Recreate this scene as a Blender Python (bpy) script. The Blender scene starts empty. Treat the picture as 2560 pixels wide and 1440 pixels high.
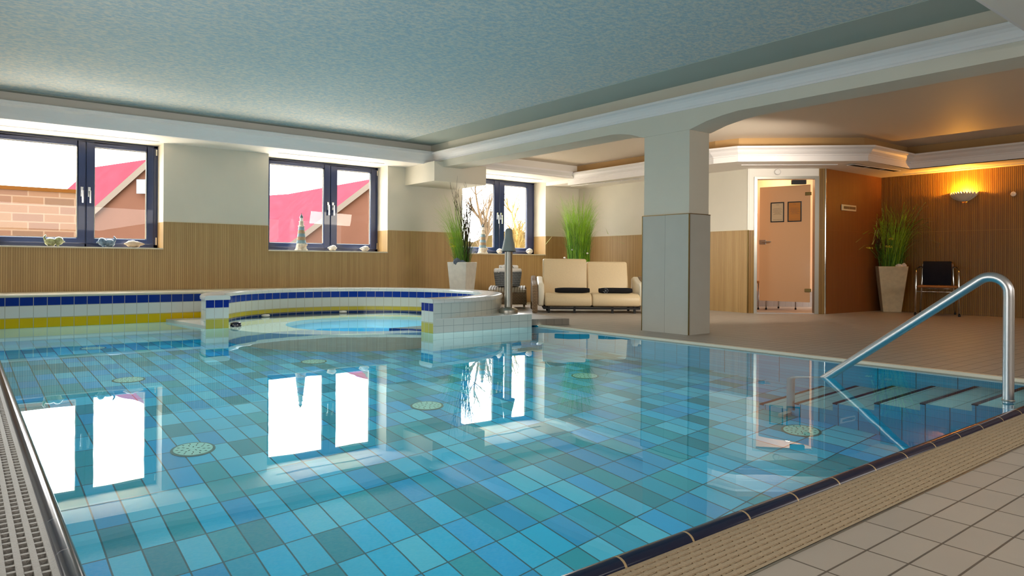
import bpy, bmesh, math, random
from mathutils import Vector, Matrix
random.seed(7)
R = math.radians
C = bpy.context.scene.collection
PI = math.pi
cos, sin = math.cos, math.sin

# ------------------------------------------------------------------ materials
def lin(h):
    h = h.lstrip('#')
    v = [int(h[i:i+2], 16)/255 for i in (0, 2, 4)]
    return tuple((x/12.92 if x <= .04045 else ((x+.055)/1.055)**2.4) for x in v) + (1,)

class NT:
    def __init__(s, name):
        s.m = bpy.data.materials.new(name); s.m.use_nodes = True
        s.t = s.m.node_tree; s.n = s.t.nodes; s.l = s.t.links
        s.b = s.n['Principled BSDF']; s.out = s.n['Material Output']
    def node(s, typ, **kw):
        n = s.n.new(typ)
        for k, v in kw.items():
            if k.startswith('i_'):
                n.inputs[k[2:]].default_value = v
            else: setattr(n, k, v)
        return n
    def math(s, op, a, b=None, clamp=False):
        n = s.n.new('ShaderNodeMath'); n.operation = op; n.use_clamp = clamp
        for i, x in enumerate((a, b)):
            if x is None: continue
            if isinstance(x, (int, float)): n.inputs[i].default_value = x
            else: s.l.new(x, n.inputs[i])
        return n.outputs[0]
    def mix(s, f, a, b):
        n = s.n.new('ShaderNodeMix'); n.data_type = 'RGBA'
        for i, x in ((0, f), (6, a), (7, b)):
            if isinstance(x, (int, float, tuple)): n.inputs[i].default_value = x
            else: s.l.new(x, n.inputs[i])
        return n.outputs[2]
    def bump(s, h, strength=.3, dist=.01):
        n = s.n.new('ShaderNodeBump'); n.inputs['Strength'].default_value = strength
        n.inputs['Distance'].default_value = dist
        s.l.new(h, n.inputs['Height']); s.l.new(n.outputs[0], s.b.inputs['Normal'])
    def ramp(s, f, stops, interp='LINEAR'):
        n = s.n.new('ShaderNodeValToRGB'); n.color_ramp.interpolation = interp
        e = n.color_ramp.elements
        while len(e) > 1: e.remove(e[-1])
        e[0].position = stops[0][0]; e[0].color = stops[0][1]
        for p, c in stops[1:]:
            q = e.new(p); q.color = c
        s.l.new(f, n.inputs[0]); return n.outputs[0]

def plain(name, col, rough=.5, metal=0, spec=.5, noise=0, nscale=20, bump=0, coat=0, trans=0, emit=None, es=1, sub=0):
    t = NT(name); c = lin(col); b = t.b
    b.inputs['Base Color'].default_value = c
    b.inputs['Roughness'].default_value = rough
    b.inputs['Metallic'].default_value = metal
    b.inputs['Specular IOR Level'].default_value = spec
    b.inputs['Coat Weight'].default_value = coat
    if emit:
        b.inputs['Emission Color'].default_value = lin(emit); b.inputs['Emission Strength'].default_value = es
    if noise or bump:
        tc = t.node('ShaderNodeTexCoord'); nz = t.node('ShaderNodeTexNoise')
        nz.inputs['Scale'].default_value = nscale; nz.inputs['Detail'].default_value = 5
        t.l.new(tc.outputs['Object'], nz.inputs['Vector'])
        if noise:
            f = t.math('MULTIPLY', nz.outputs[0], 1.0)
            d = tuple(max(0, x*(1-noise)) for x in c[:3])+(1,); u = tuple(min(1, x*(1+noise)) for x in c[:3])+(1,)
            o = t.ramp(f, [(.3, d), (.7, u)]); t.l.new(o, b.inputs['Base Color'])
        if bump: t.bump(nz.outputs[0], bump, .01)
    return t.m

def uvxy(t, scale=(1, 1), off=(0, 0)):
    uv = t.node('ShaderNodeUVMap'); sp = t.node('ShaderNodeSeparateXYZ')
    t.l.new(uv.outputs[0], sp.inputs[0])
    u = t.math('MULTIPLY', t.math('SUBTRACT', sp.outputs[0], off[0]), 1/scale[0])
    v = t.math('MULTIPLY', t.math('SUBTRACT', sp.outputs[1], off[1]), 1/scale[1])
    return u, v, sp

def groutmask(t, u, v, gu, gv):
    def one(w, g):
        f = t.math('FRACT', w)
        d = t.math('MINIMUM', f, t.math('SUBTRACT', 1.0, f))
        return t.math('LESS_THAN', d, g)
    a = one(u, gu) if gu else None
    b = one(v, gv) if gv else None
    if a and b: return t.math('MAXIMUM', a, b)
    return a or b

def tiles(name, pu, pv, pal, grout, g=.003, off=(0, 0), rough=.25, stagger=False, bumpk=.3, vary=.06, spec=.5, emit=0, noise=0):
    """random coloured tiles on metre UVs"""
    t = NT(name)
    u, v, sp = uvxy(t, (pu, pv), off)
    if stagger:
        row = t.math('FLOOR', v); u = t.math('ADD', u, t.math('MULTIPLY', t.math('MODULO', row, 2.0), .5))
    cb = t.node('ShaderNodeCombineXYZ')
    t.l.new(t.math('ADD', t.math('FLOOR', u), .37), cb.inputs[0]); t.l.new(t.math('ADD', t.math('FLOOR', v), .71), cb.inputs[1])
    wn = t.node('ShaderNodeTexWhiteNoise'); wn.noise_dimensions = '2D'
    t.l.new(cb.outputs[0], wn.inputs[0])
    k = len(pal)
    if k > 1: col = t.ramp(wn.outputs[0], [(i/k, lin(c)) for i, c in enumerate(pal)], 'CONSTANT')
    else:
        c = lin(pal[0]); col = t.ramp(wn.outputs[0], [(0, tuple(x*(1-vary) for x in c[:3])+(1,)), (1, tuple(min(1, x*(1+vary)) for x in c[:3])+(1,))])
    if noise:
        tc = t.node('ShaderNodeTexCoord'); nz = t.node('ShaderNodeTexNoise'); nz.inputs['Scale'].default_value = 5
        nz.inputs['Detail'].default_value = 6
        t.l.new(tc.outputs['Object'], nz.inputs['Vector'])
        hs = t.node('ShaderNodeHueSaturation'); t.l.new(col, hs.inputs['Color'])
        t.l.new(t.math('ADD', 1-noise/2, t.math('MULTIPLY', nz.outputs[0], noise)), hs.inputs['Value']); col = hs.outputs[0]
    m = groutmask(t, u, v, g/pu, g/pv)
    col = t.mix(m, col, lin(grout))
    t.l.new(col, t.b.inputs['Base Color'])
    t.b.inputs['Roughness'].default_value = rough
    t.b.inputs['Specular IOR Level'].default_value = spec
    if emit:
        t.l.new(col, t.b.inputs['Emission Color']); t.b.inputs['Emission Strength'].default_value = emit
    if bumpk: t.bump(t.math('SUBTRACT', 1.0, m), bumpk, .003)
    return t.m

def banded(name, bands, pu, grout, off=0, g=.0028, rough=.12, extra_v=()):
    """bands: list of (z_from, colour) rising; grout at each border and every pu along u"""
    t = NT(name)
    u, v, sp = uvxy(t, (pu, 1), (off, 0))
    z = sp.outputs[1]
    z01 = t.math('MULTIPLY', t.math('ADD', z, 2.0), 1/3.0)     # -2..1 -> 0..1
    col = t.ramp(z01, [(0, lin(bands[0][1]))]+[((b[0]+2)/3, lin(b[1])) for b in bands[1:]], 'CONSTANT')
    f = t.math('FRACT', u); d = t.math('MINIMUM', f, t.math('SUBTRACT', 1.0, f))
    m = t.math('LESS_THAN', d, g/pu)
    for zz in [b[0] for b in bands[1:]] + list(extra_v):
        m = t.math('MAXIMUM', m, t.math('LESS_THAN', t.math('ABSOLUTE', t.math('SUBTRACT', z, zz)), g))
    col = t.mix(m, col, lin(grout))
    t.l.new(col, t.b.inputs['Base Color']); t.b.inputs['Roughness'].default_value = rough; t.b.inputs['Specular IOR Level'].default_value = .25
    t.bump(t.math('SUBTRACT', 1.0, m), .3, .003)
    return t.m

M = {}
M['paint'] = plain('wall_paint', '#ddd6c6', .7, noise=.02, nscale=3)
M['paintwhite'] = plain('white_paint', '#f2ebe2', .6)
M['trimwhite'] = plain('moulding_paint', '#f0eae8', .5)
M['ledgestone'] = plain('cream_coping_stone', '#dccfb4', .35, noise=.05, nscale=8)
M['navyframe'] = plain('navy_window_frame', '#1a2c58', .28, coat=.3)
M['steel'] = plain('brushed_steel', '#c4c4c6', .33, metal=1)
M['steelmatte'] = plain('matte_steel', '#a8a59c', .38, metal=1)
M['chrome'] = plain('chrome', '#d5d5d5', .12, metal=1)
M['greymetal'] = plain('grey_lacquer', '#8f938e', .45)
M['brass'] = plain('bronze_metal', '#8a7448', .3, metal=1)
M['black'] = plain('black_rubber', '#0b0b0d', .6)
M['dark'] = plain('dark_gap', '#151210', .9)
M['blacktowel'] = plain('black_towel', '#0a0a10', .95, bump=.6, nscale=180)
M['navytowel'] = plain('navy_towel', '#0c1222', .95, bump=.8, nscale=160)
M['whitetowel'] = plain('white_towel', '#efece8', .95, bump=.6, nscale=120)
M['leather'] = plain('cream_leather', '#dcc6a0', .42, bump=.08, nscale=60, noise=.03)
M['leatherarm'] = plain('pale_leather', '#e6ddc8', .38, bump=.05, nscale=60)
M['pot'] = plain('pale_stone_pot', '#d9d3c6', .55, noise=.07, nscale=14, bump=.08)
M['pot3'] = plain('beige_stone_pot', '#cbbf9f', .55, noise=.10, nscale=16, bump=.1)
M['soil'] = plain('dark_soil', '#2c2620', .95, bump=1, nscale=40)
M['stone'] = plain('slate_stone', '#5c6470', .8, noise=.2, nscale=20)
M['grass'] = plain('grass_green', '#90bc2c', .55, noise=.35, nscale=7)
M['grassd'] = plain('grass_dark_green', '#4f8420', .6, noise=.35, nscale=9)
M['grassp'] = plain('grass_pale', '#a9b86a', .6, noise=.15, nscale=9)
M['twig'] = plain('dark_twig', '#40301f', .8)
M['umbel'] = plain('yellow_umbel', '#c9c23a', .8)
M['petal'] = plain('white_petal', '#eeeae6', .7)
M['shell'] = plain('sea_shell', '#d8cfc4', .5, noise=.12, nscale=30, bump=.15)
M['shellb'] = plain('beige_shell', '#cdb9a2', .5, noise=.15, nscale=30, bump=.2)
M['caster'] = plain('plaster_scallop', '#d8d2c6', .6)
M['rattan'] = plain('tan_rattan', '#9a6436', .6, bump=.5, nscale=90)
M['wood'] = plain('pale_wood', '#c8a070', .5)
M['blanksign'] = plain('cream_plastic', '#d6c9a8', .4)
M['switch'] = plain('brown_button', '#6b4a26', .5)
M['paper'] = plain('notice_paper', '#a88862', .5)
M['print'] = plain('notice_print', '#4c3a28', .7)
M['blackframe'] = plain('black_frame', '#120c0a', .35)
M['grate'] = plain('beige_grate', '#b09c80', .5, bump=.5, nscale=200)
M['grateg'] = plain('grey_grate', '#96928c', .45, bump=.5, nscale=200)
M['rubberblue'] = plain('navy_nozzle', '#0c1230', .3, coat=.5)
M['lighthouse'] = plain('weathered_lighthouse', '#cfc7b8', .7, noise=.25, nscale=18, bump=.4)
M['lhblue'] = plain('faded_blue_band', '#7f9aa6', .7, noise=.2, nscale=18)
M['lhbrown'] = plain('driftwood_band', '#a58d70', .8, noise=.2, nscale=25)
M['greenglaze'] = plain('green_glaze', '#8f9468', .2, noise=.5, nscale=25, coat=.5)
M['blueglaze'] = plain('blue_glaze', '#5f7890', .2, noise=.6, nscale=25, coat=.5)
M['nosing'] = plain('navy_nosing', '#0a1030', .25)
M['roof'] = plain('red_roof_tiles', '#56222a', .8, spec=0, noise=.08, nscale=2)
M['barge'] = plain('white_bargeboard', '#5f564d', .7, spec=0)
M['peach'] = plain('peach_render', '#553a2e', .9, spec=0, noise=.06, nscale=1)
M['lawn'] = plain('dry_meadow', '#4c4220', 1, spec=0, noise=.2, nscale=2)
M['bark'] = plain('tree_bark', '#4a3a26', .9)
M['barkgold'] = plain('golden_twigs', '#6b5520', .9)
M['skyglass'] = plain('skylight_glass', '#59616e', .3)
M['innerwall'] = plain('peach_inner_wall', '#dcb48c', .7)

M['coping'] = None
t = NT('navy_coping_tile')
uv = t.node('ShaderNodeUVMap'); sp = t.node('ShaderNodeSeparateXYZ'); t.l.new(uv.outputs[0], sp.inputs[0])
f = t.math('FRACT', t.math('MULTIPLY', sp.outputs[0], 1/.256)); d = t.math('MINIMUM', f, t.math('SUBTRACT', 1.0, f))
m = t.math('LESS_THAN', d, .015)
t.l.new(t.mix(m, lin('#0b1634'), lin('#a8916c')), t.b.inputs['Base Color'])
t.b.inputs['Roughness'].default_value = .16; t.bump(t.math('SUBTRACT', 1.0, m), .4, .003)
M['coping'] = t.m
t = NT('dark_coping_tile')
uv = t.node('ShaderNodeUVMap'); sp = t.node('ShaderNodeSeparateXYZ'); t.l.new(uv.outputs[0], sp.inputs[0])
f = t.math('FRACT', t.math('MULTIPLY', sp.outputs[0], 1/.256)); d = t.math('MINIMUM', f, t.math('SUBTRACT', 1.0, f))
m = t.math('LESS_THAN', d, .012)
t.l.new(t.mix(m, lin('#1c2030'), lin('#55555c')), t.b.inputs['Base Color'])
t.b.inputs['Roughness'].default_value = .14; t.bump(t.math('SUBTRACT', 1.0, m), .4, .003)
M['copingl'] = t.m

M['poolfloor'] = tiles('pool_floor_tiles', .1275, .2545, ['#0086ae', '#007884', '#2a9eb8', '#009ebe', '#45a8bc', '#008a94', '#0092be', '#008ca2'], '#1d4246', g=.0036, off=(.855, .185), rough=.5, noise=.15)
M['poolwall'] = tiles('pool_wall_tiles', .26, .127, ['#08a0c0'], '#0c5a6a', g=.0028, rough=.4, vary=.1)
M['sidewall'] = tiles('stair_side_tiles', .128, .2, ['#0594b4'], '#0a5566', g=.0028, rough=.4, vary=.12)
M['tread'] = tiles('stair_tread_tiles', .25, .125, ['#7fa2a4'], '#3d5c60', g=.0025, rough=.4, vary=.05)
M['deck'] = tiles('deck_tiles', .2, .1, ['#aaa094'], '#62594f', g=.0028, off=(0, .027), rough=.48, vary=.035, bumpk=.15, noise=.12)
M['greystep'] = tiles('grey_step_tiles', .1, .2, ['#8f8579'], '#6a6258', g=.002, rough=.5, vary=.05)
M['whitetile'] = tiles('white_pool_tiles', .1265, .1265, ['#d9dbd0'], '#9aa49d', g=.002, off=(.09, .06), rough=.12, vary=.03)
M['topwhite'] = tiles('white_coping_tiles', .125, .5, ['#e6e6e0'], '#b5b5ad', g=.0015, rough=.15, vary=.02, off=(0, -.2))
M['whirlfloor'] = tiles('beige_rib_tiles', .06, .03, ['#b5ab98'], '#8f8676', g=.002, rough=.4, vary=.05)
M['basinwall'] = plain('basin_white_wall', '#a8cdd0', .4)
M['bench'] = banded('bench_band_tiles', [(-2, '#bfd0c8'), (-.06, '#e0b800'), (.092, '#dedbd0'), (.223, '#062f86')], .1254, '#b3ad98', off=.447, extra_v=(.318,))
M['ringband'] = banded('ring_band_tiles', [(-2, '#a9c6c4'), (-.06, '#14316f'), (.018, '#cdb944'), (.08, '#dcdcd4'), (.21, '#0d3aa0')], .1254, '#b9b29c', off=.05)
M['ringend'] = banded('ring_end_tiles', [(-2, '#a9c6c4'), (-.06, '#c9bd55'), (.09, '#dfe3dc'), (.212, '#0c2f93')], .0905, '#c9c6b8', off=0)
M['pillartile'] = tiles('grey_cladding', .31, 1.233, ['#bfbdb3'], '#8a8980', g=.0018, off=(.0, 0), rough=.42, vary=.03, noise=.12)
M['brickwall'] = tiles('peach_brick', .5, .16, ['#49362b', '#4e3a2c', '#45352a', '#503d2e'], '#57473a', g=.012, rough=.9, stagger=True, bumpk=0, spec=0)
M['wallbrown'] = plain('brown_wall_cap', '#40260c', .9, spec=0)
M['greytilelow'] = tiles('grey_skirting_tiles', .1, .2, ['#a59c94'], '#8d847c', g=.002, rough=.4)

def slats(name, a, b, joint, pitch=.024, seam=.96, seamz=1.235, rough=.45):
    t = NT(name)
    u, v, sp = uvxy(t, (pitch, 1))
    w = t.math('FRACT', u); d = t.math('ABSOLUTE', t.math('SUBTRACT', w, .5))   # 0 centre .5 groove
    cb = t.node('ShaderNodeCombineXYZ'); t.l.new(t.math('FLOOR', u), cb.inputs[0])
    wn = t.node('ShaderNodeTexWhiteNoise'); wn.noise_dimensions = '1D'; t.l.new(t.math('FLOOR', u), wn.inputs['W'])
    nz = t.node('ShaderNodeTexNoise'); nz.inputs['Scale'].default_value = 1; nz.inputs['Detail'].default_value = 4
    cv = t.node('ShaderNodeCombineXYZ'); t.l.new(t.math('MULTIPLY', sp.outputs[0], 60.0), cv.inputs[0]); t.l.new(t.math('MULTIPLY', sp.outputs[1], 2.5), cv.inputs[1])
    t.l.new(cv.outputs[0], nz.inputs['Vector'])
    f = t.math('ADD', t.math('MULTIPLY', wn.outputs[0], .35), t.math('MULTIPLY', nz.outputs[0], .65))
    col = t.ramp(f, [(.25, lin(a)), (.75, lin(b))])
    g = t.math('GREATER_THAN', d, .40)
    col = t.mix(g, col, lin(joint))
    sf = t.math('FRACT', t.math('MULTIPLY', sp.outputs[0], 1/seam)); sm = t.math('LESS_THAN', sf, .004)
    sm = t.math('MAXIMUM', sm, t.math('LESS_THAN', t.math('ABSOLUTE', t.math('SUBTRACT', sp.outputs[1], seamz)), .003))
    col = t.mix(sm, col, lin(b))
    t.l.new(col, t.b.inputs['Base Color']); t.b.inputs['Roughness'].default_value = rough
    t.bump(t.math('SUBTRACT', .5, d), .5, .006)
    return t.m
M['wains'] = slats('beige_slat_panel', '#b08c58', '#c4a26c', '#8e6c3e')
M['wainsr'] = slats('amber_slat_panel', '#7c5618', '#946e26', '#50340e')
M['wainso'] = slats('red_brown_wood_panel', '#7c4a1e', '#8a5426', '#6e4018', pitch=.016)

def weave(name, a, b, p=.022):
    t = NT(name); u, v, sp = uvxy(t, (p*2, p))
    row = t.math('FLOOR', v); u2 = t.math('ADD', u, t.math('MULTIPLY', t.math('MODULO', row, 2.0), .5))
    fu = t.math('ABSOLUTE', t.math('SUBTRACT', t.math('FRACT', u2), .5)); fv = t.math('ABSOLUTE', t.math('SUBTRACT', t.math('FRACT', v), .5))
    h = t.math('SUBTRACT', 1.0, t.math('MAXIMUM', t.math('MULTIPLY', fu, 1.6), t.math('MULTIPLY', fv, 2.0)))
    col = t.ramp(h, [(.05, lin(b)), (.35, lin(a))]); t.l.new(col, t.b.inputs['Base Color'])
    t.b.inputs['Roughness'].default_value = .6; t.bump(h, .8, .01); return t.m
M['wicker'] = weave('brown_wicker', '#94795a', '#32271a')
M['basket'] = weave('grey_woven_basket', '#6d7274', '#3a3d3f', .03)

# textured ceiling
t = NT('woodchip_ceiling')
tc = t.node('ShaderNodeTexCoord'); mp = t.node('ShaderNodeMapping'); mp.inputs['Scale'].default_value = (1.0, 1.6, 1)
t.l.new(tc.outputs['Object'], mp.inputs[0])
nz = t.node('ShaderNodeTexNoise'); nz.inputs['Scale'].default_value = 22; nz.inputs['Detail'].default_value = 8; nz.inputs['Roughness'].default_value = .65
t.l.new(mp.outputs[0], nz.inputs[0])
nb = t.node('ShaderNodeTexNoise'); nb.inputs['Scale'].default_value = .5; nb.inputs['Detail'].default_value = 2
t.l.new(tc.outputs['Object'], nb.inputs[0])
c1 = t.ramp(nz.outputs[0], [(.40, lin('#bccdd2')), (.60, lin('#e6e1d6'))])
t.l.new(c1, t.b.inputs['Base Color']); t.b.inputs['Roughness'].default_value = .8
t.bump(nz.outputs[0], .5, .02); M['ceil'] = t.m
M['ceilsmooth'] = plain('smooth_ceiling', '#b4bab0', .7)
M['ceilpink'] = plain('warm_ceiling', '#e0d0bc', .6)

# window glass
t = NT('window_glass'); t.n.remove(t.b)
tr = t.node('ShaderNodeBsdfTransparent'); gl = t.node('ShaderNodeBsdfGlossy'); gl.inputs['Roughness'].default_value = 0
fr = t.node('ShaderNodeFresnel'); fr.inputs[0].default_value = 1.45; mx = t.node('ShaderNodeMixShader')
tr.inputs[0].default_value = (.97, .98, .98, 1)
t.l.new(fr.outputs[0], mx.inputs[0]); t.l.new(tr.outputs[0], mx.inputs[1]); t.l.new(gl.outputs[0], mx.inputs[2])
t.l.new(mx.outputs[0], t.out.inputs[0]); M['glass'] = t.m
# satin door glass
t = NT('satin_door_glass'); t.b.inputs['Base Color'].default_value = lin('#bd8f68'); t.b.inputs['Roughness'].default_value = .12
t.b.inputs['Specular IOR Level'].default_value = .6
t.b.inputs['Emission Color'].default_value = lin('#d8a070'); t.b.inputs['Emission Strength'].default_value = .05
M['doorglass'] = t.m
# water
t = NT('pool_water'); t.n.remove(t.b)
g = t.node('ShaderNodeBsdfGlass'); g.inputs['IOR'].default_value = 1.333; g.inputs['Roughness'].default_value = 0
g.inputs['Color'].default_value = (.9, .99, 1, 1)
tc = t.node('ShaderNodeTexCoord'); nz = t.node('ShaderNodeTexNoise'); nz.inputs['Scale'].default_value = 1.6; nz.inputs['Detail'].default_value = 2
t.l.new(tc.outputs['Object'], nz.inputs[0])
bp = t.node('ShaderNodeBump'); bp.inputs['Strength'].default_value = .05; bp.inputs['Distance'].default_value = .02
t.l.new(nz.outputs[0], bp.inputs['Height']); t.l.new(bp.outputs[0], g.inputs['Normal'])
t.l.new(g.outputs[0], t.out.inputs[0]); M['water'] = t.m
# lighthouse flame-lit scallop is plain plaster

# ------------------------------------------------------------------ mesh helpers
class MB:
    def __init__(s): s.v = []; s.f = []; s.mi = []; s.uv = []
    def face(s, pts, mi=0, uv=None):
        k = len(s.v); s.v += [tuple(p) for p in pts]; s.f.append(list(range(k, k+len(pts)))); s.mi.append(mi); s.uv.append(uv); return s
    def box(s, x0, x1, y0, y1, z0, z1, mi=0, T=None, skip=''):
        P = [Vector((x, y, z)) for z in (z0, z1) for y in (y0, y1) for x in (x0, x1)]
        if T is not None: P = [T @ p for p in P]
        for n, q in (('b', (0, 2, 3, 1)), ('t', (4, 5, 7, 6)), ('f', (0, 1, 5, 4)), ('k', (2, 6, 7, 3)), ('l', (0, 4, 6, 2)), ('r', (1, 3, 7, 5))):
            if n in skip: continue
            s.face([P[i] for i in q], mi)
        return s
    def prism(s, poly, z0, z1, mi=0, mt=None, cap=True):
        n = len(poly); mt = mi if mt is None else mt
        L = 0
        for i in range(n):
            a, b = poly[i], poly[(i+1) % n]; l = math.hypot(b[0]-a[0], b[1]-a[1])
            s.face([(a[0], a[1], z0), (b[0], b[1], z0), (b[0], b[1], z1), (a[0], a[1], z1)], mi, [(L, z0), (L+l, z0), (L+l, z1), (L, z1)]); L += l
        if cap:
            s.face([(p[0], p[1], z1) for p in poly], mt); s.face([(p[0], p[1], z0) for p in reversed(poly)], mt)
        return s
    def tube(s, path, r, n=10, mi=0, cap=True, r1=None):
        path = [Vector(p) for p in path]; m = len(path); rings = []
        up = None
        for i, p in enumerate(path):
            d = (path[min(i+1, m-1)]-path[max(i-1, 0)]).normalized()
            if up is None: up = Vector((0, 0, 1)) if abs(d.z) < .9 else Vector((1, 0, 0))
            a = d.cross(up).normalized(); b = a.cross(d).normalized(); up = b
            rr = r if r1 is None else r+(r1-r)*i/(m-1)
            if isinstance(r, (list, tuple)): rr = r[i]
            rings.append([p+(a*cos(2*PI*j/n)+b*sin(2*PI*j/n))*rr for j in range(n)])
        k = len(s.v)
        for q in rings: s.v += [tuple(x) for x in q]
        for i in range(m-1):
            for j in range(n):
                s.f.append([k+i*n+j, k+i*n+(j+1) % n, k+(i+1)*n+(j+1) % n, k+(i+1)*n+j]); s.mi.append(mi); s.uv.append(None)
        if cap:
            s.f.append([k+j for j in reversed(range(n))]); s.mi.append(mi); s.uv.append(None)
            s.f.append([k+(m-1)*n+j for j in range(n)]); s.mi.append(mi); s.uv.append(None)
        return s
    def lathe(s, prof, n=24, c=(0, 0, 0), mi=0, sx=1, sy=1, T=None):
        k = len(s.v)
        for r, z in prof:
            for j in range(n):
                a = 2*PI*j/n; p = Vector((c[0]+r*sx*cos(a), c[1]+r*sy*sin(a), c[2]+z))
                s.v.append(tuple(T @ p if T else p))
        for i in range(len(prof)-1):
            for j in range(n):
                s.f.append([k+i*n+j, k+i*n+(j+1) % n, k+(i+1)*n+(j+1) % n, k+(i+1)*n+j]); s.mi.append(mi); s.uv.append(None)
        s.f.append([k+j for j in reversed(range(n))]); s.mi.append(mi); s.uv.append(None)
        q = k+(len(prof)-1)*n; s.f.append([q+j for j in range(n)]); s.mi.append(mi); s.uv.append(None)
        return s
    def blob(s, c, r, mi=0, n=12, T=None, bumpy=0):
        prof = [(max(.001, sin(PI*i/8)), -cos(PI*i/8)) for i in range(9)]
        k = len(s.v)
        for pr_, z in prof:
            for j in range(n):
                a = 2*PI*j/n; q = 1+random.uniform(-bumpy, bumpy)
                p = Vector((c[0]+r[0]*pr_*cos(a)*q, c[1]+r[1]*pr_*sin(a)*q, c[2]+r[2]*z*q))
                s.v.append(tuple(T @ p if T else p))
        for i in range(8):
            for j in range(n):
                s.f.append([k+i*n+j, k+i*n+(j+1) % n, k+(i+1)*n+(j+1) % n, k+(i+1)*n+j]); s.mi.append(mi); s.uv.append(None)
        return s
    def build(s, name, mats, parent=None, smooth=False, bevel=0, seg=2, uvmode='box', weld=False, angle=None):
        me = bpy.data.meshes.new(name); me.from_pydata(s.v, [], s.f)
        if not isinstance(mats, (list, tuple)): mats = [mats]
        for m_ in mats: me.materials.append(m_)
        me.polygons.foreach_set('material_index', s.mi)
        me.update()
        ul = me.uv_layers.new(name='UVMap')
        for p, cu in zip(me.polygons, s.uv):
            n = p.normal
            for q, li in enumerate(p.loop_indices):
                co = me.vertices[me.loops[li].vertex_index].co
                if cu: ul.data[li].uv = cu[q]
                elif abs(n.z) > .6: ul.data[li].uv = (co.x, co.y)
                elif abs(n.x) > abs(n.y): ul.data[li].uv = (co.y, co.z)
                else: ul.data[li].uv = (co.x, co.z)
        if weld or bevel:
            bm = bmesh.new(); bm.from_mesh(me); bmesh.ops.remove_doubles(bm, verts=bm.verts, dist=1e-5)
            bmesh.ops.recalc_face_normals(bm, faces=bm.faces); bm.to_mesh(me); bm.free()
        if smooth:
            for p in me.polygons: p.use_smooth = True
        o = bpy.data.objects.new(name, me); C.objects.link(o)
        if parent: o.parent = parent
        if bevel:
            b = o.modifiers.new('bevel', 'BEVEL'); b.width = bevel; b.segments = seg; b.limit_method = 'ANGLE'; b.angle_limit = R(35)
        if smooth and angle:
            try: me.set_sharp_from_angle(angle=R(angle))
            except Exception: pass
        return o

def thing(name, label, cat, loc=(0, 0, 0), rotz=0, group=None):
    o = bpy.data.objects.new(name, None); C.objects.link(o)
    o.empty_display_size = .1
    o.location = loc; o.rotation_euler = (0, 0, rotz); o['label'] = label; o['category'] = cat
    if group: o['group'] = group
    return o
def tag(o, label, cat, group=None, kind=None):
    o['label'] = label; o['category'] = cat
    if group: o['group'] = group
    if kind: o['kind'] = kind
    return o
def struct(o, label=None, cat=None):
    o['kind'] = 'structure'
    if label: o['label'] = label
    if cat: o['category'] = cat
    return o
def dup(root, loc, rotz, label=None):
    r = root.copy(); C.objects.link(r); r.location = loc; r.rotation_euler = (0, 0, rotz)
    if label: r['label'] = label
    for ch in list(root.children):
        c = ch.copy(); C.objects.link(c); c.parent = r
        for g_ in list(ch.children):
            d_ = g_.copy(); C.objects.link(d_); d_.parent = c
    return r
def frame(o, ang):  # 2D frame origin o, angle
    return Matrix.Translation(o) @ Matrix.Rotation(ang, 4, 'Z')

ZW = -.01
RC = (3.85, 7.93); RI = 1.53; RO = 1.77
def arc(c, r, a0, a1, n): return [(c[0]+r*cos(R(a0+(a1-a0)*i/n)), c[1]+r*sin(R(a0+(a1-a0)*i/n))) for i in range(n+1)]

# ------------------------------------------------------------------ floor / deck
mb = MB()
for x0, x1, y0, y1 in ((-1.2, -.12, -2.6, 9.3), (-.12, 5.31, -2.6, .926), (5.31, 12.6, -2.6, 10.0)):
    mb.face([(x0, y0, 0), (x1, y0, 0), (x1, y1, 0), (x0, y1, 0)])
pl = [(5.31, 6.2)] + [(5.31, 10.0), (3.85, 10.0)] + arc(RC, 1.6, 90, -20, 16) + [(5.2, 6.6), (5.2, 6.2)]
mb.face([(x, y, 0) for x, y in pl][::-1])
fl = mb.build('floor', M['deck']); struct(fl, 'beige grey small tiled floor around the pool', 'floor')
# pool edge trim on the far right deck side
mb = MB()
mb.box(5.238, 5.285, 1.18, 6.14, -.05, .010, 0); mb.box(5.285, 5.296, 1.18, 6.14, -.05, .002, 1); mb.box(5.296, 5.31, 1.18, 6.14, -.05, .005, 0)
o = mb.build('trim_1', [plain('pale_edge_trim', '#e8dcc6', .5), M['dark']]); struct(o, 'pale edge strip with a dark slot between pool and far deck', 'edge trim')

# pool basin ----------------------------------------------------
ZF = -1.32
mb = MB()
x0, x1, y0, y1 = .2, 5.25, 1.15, 9.17
mb.face([(x0, y0, ZF), (x1, y0, ZF), (x1, y1, ZF), (x0, y1, ZF)], 0)
mb.face([(x1, y0, ZF), (x1, y0, 0), (x1, y1, 0), (x1, y1, ZF)], 1)
mb.face([(x0, y0, ZF), (x0, y1, ZF), (x0, y1, 0), (x0, y0, 0)], 1)
mb.face([(x0, y0, ZF), (x0, y0, 0), (x1, y0, 0), (x1, y0, ZF)], 1)
mb.face([(x1, 1.18, -.055), (x1, 6.14, -.055), (x1, 6.14, -.005), (x1, 1.18, -.005)], 2)
for f_ in mb.v[-4:]: pass
o = mb.build('pool_basin', [M['poolfloor'], M['poolwall'], M['nosing']])
struct(o, 'swimming pool basin of turquoise, teal and blue floor tiles', 'pool')
# navy row just under the far deck edge
o2 = MB().box(5.238, 5.2499, 1.18, 6.14, -.085, -.013).build('navy_edge_row', M['nosing'], o)

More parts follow.
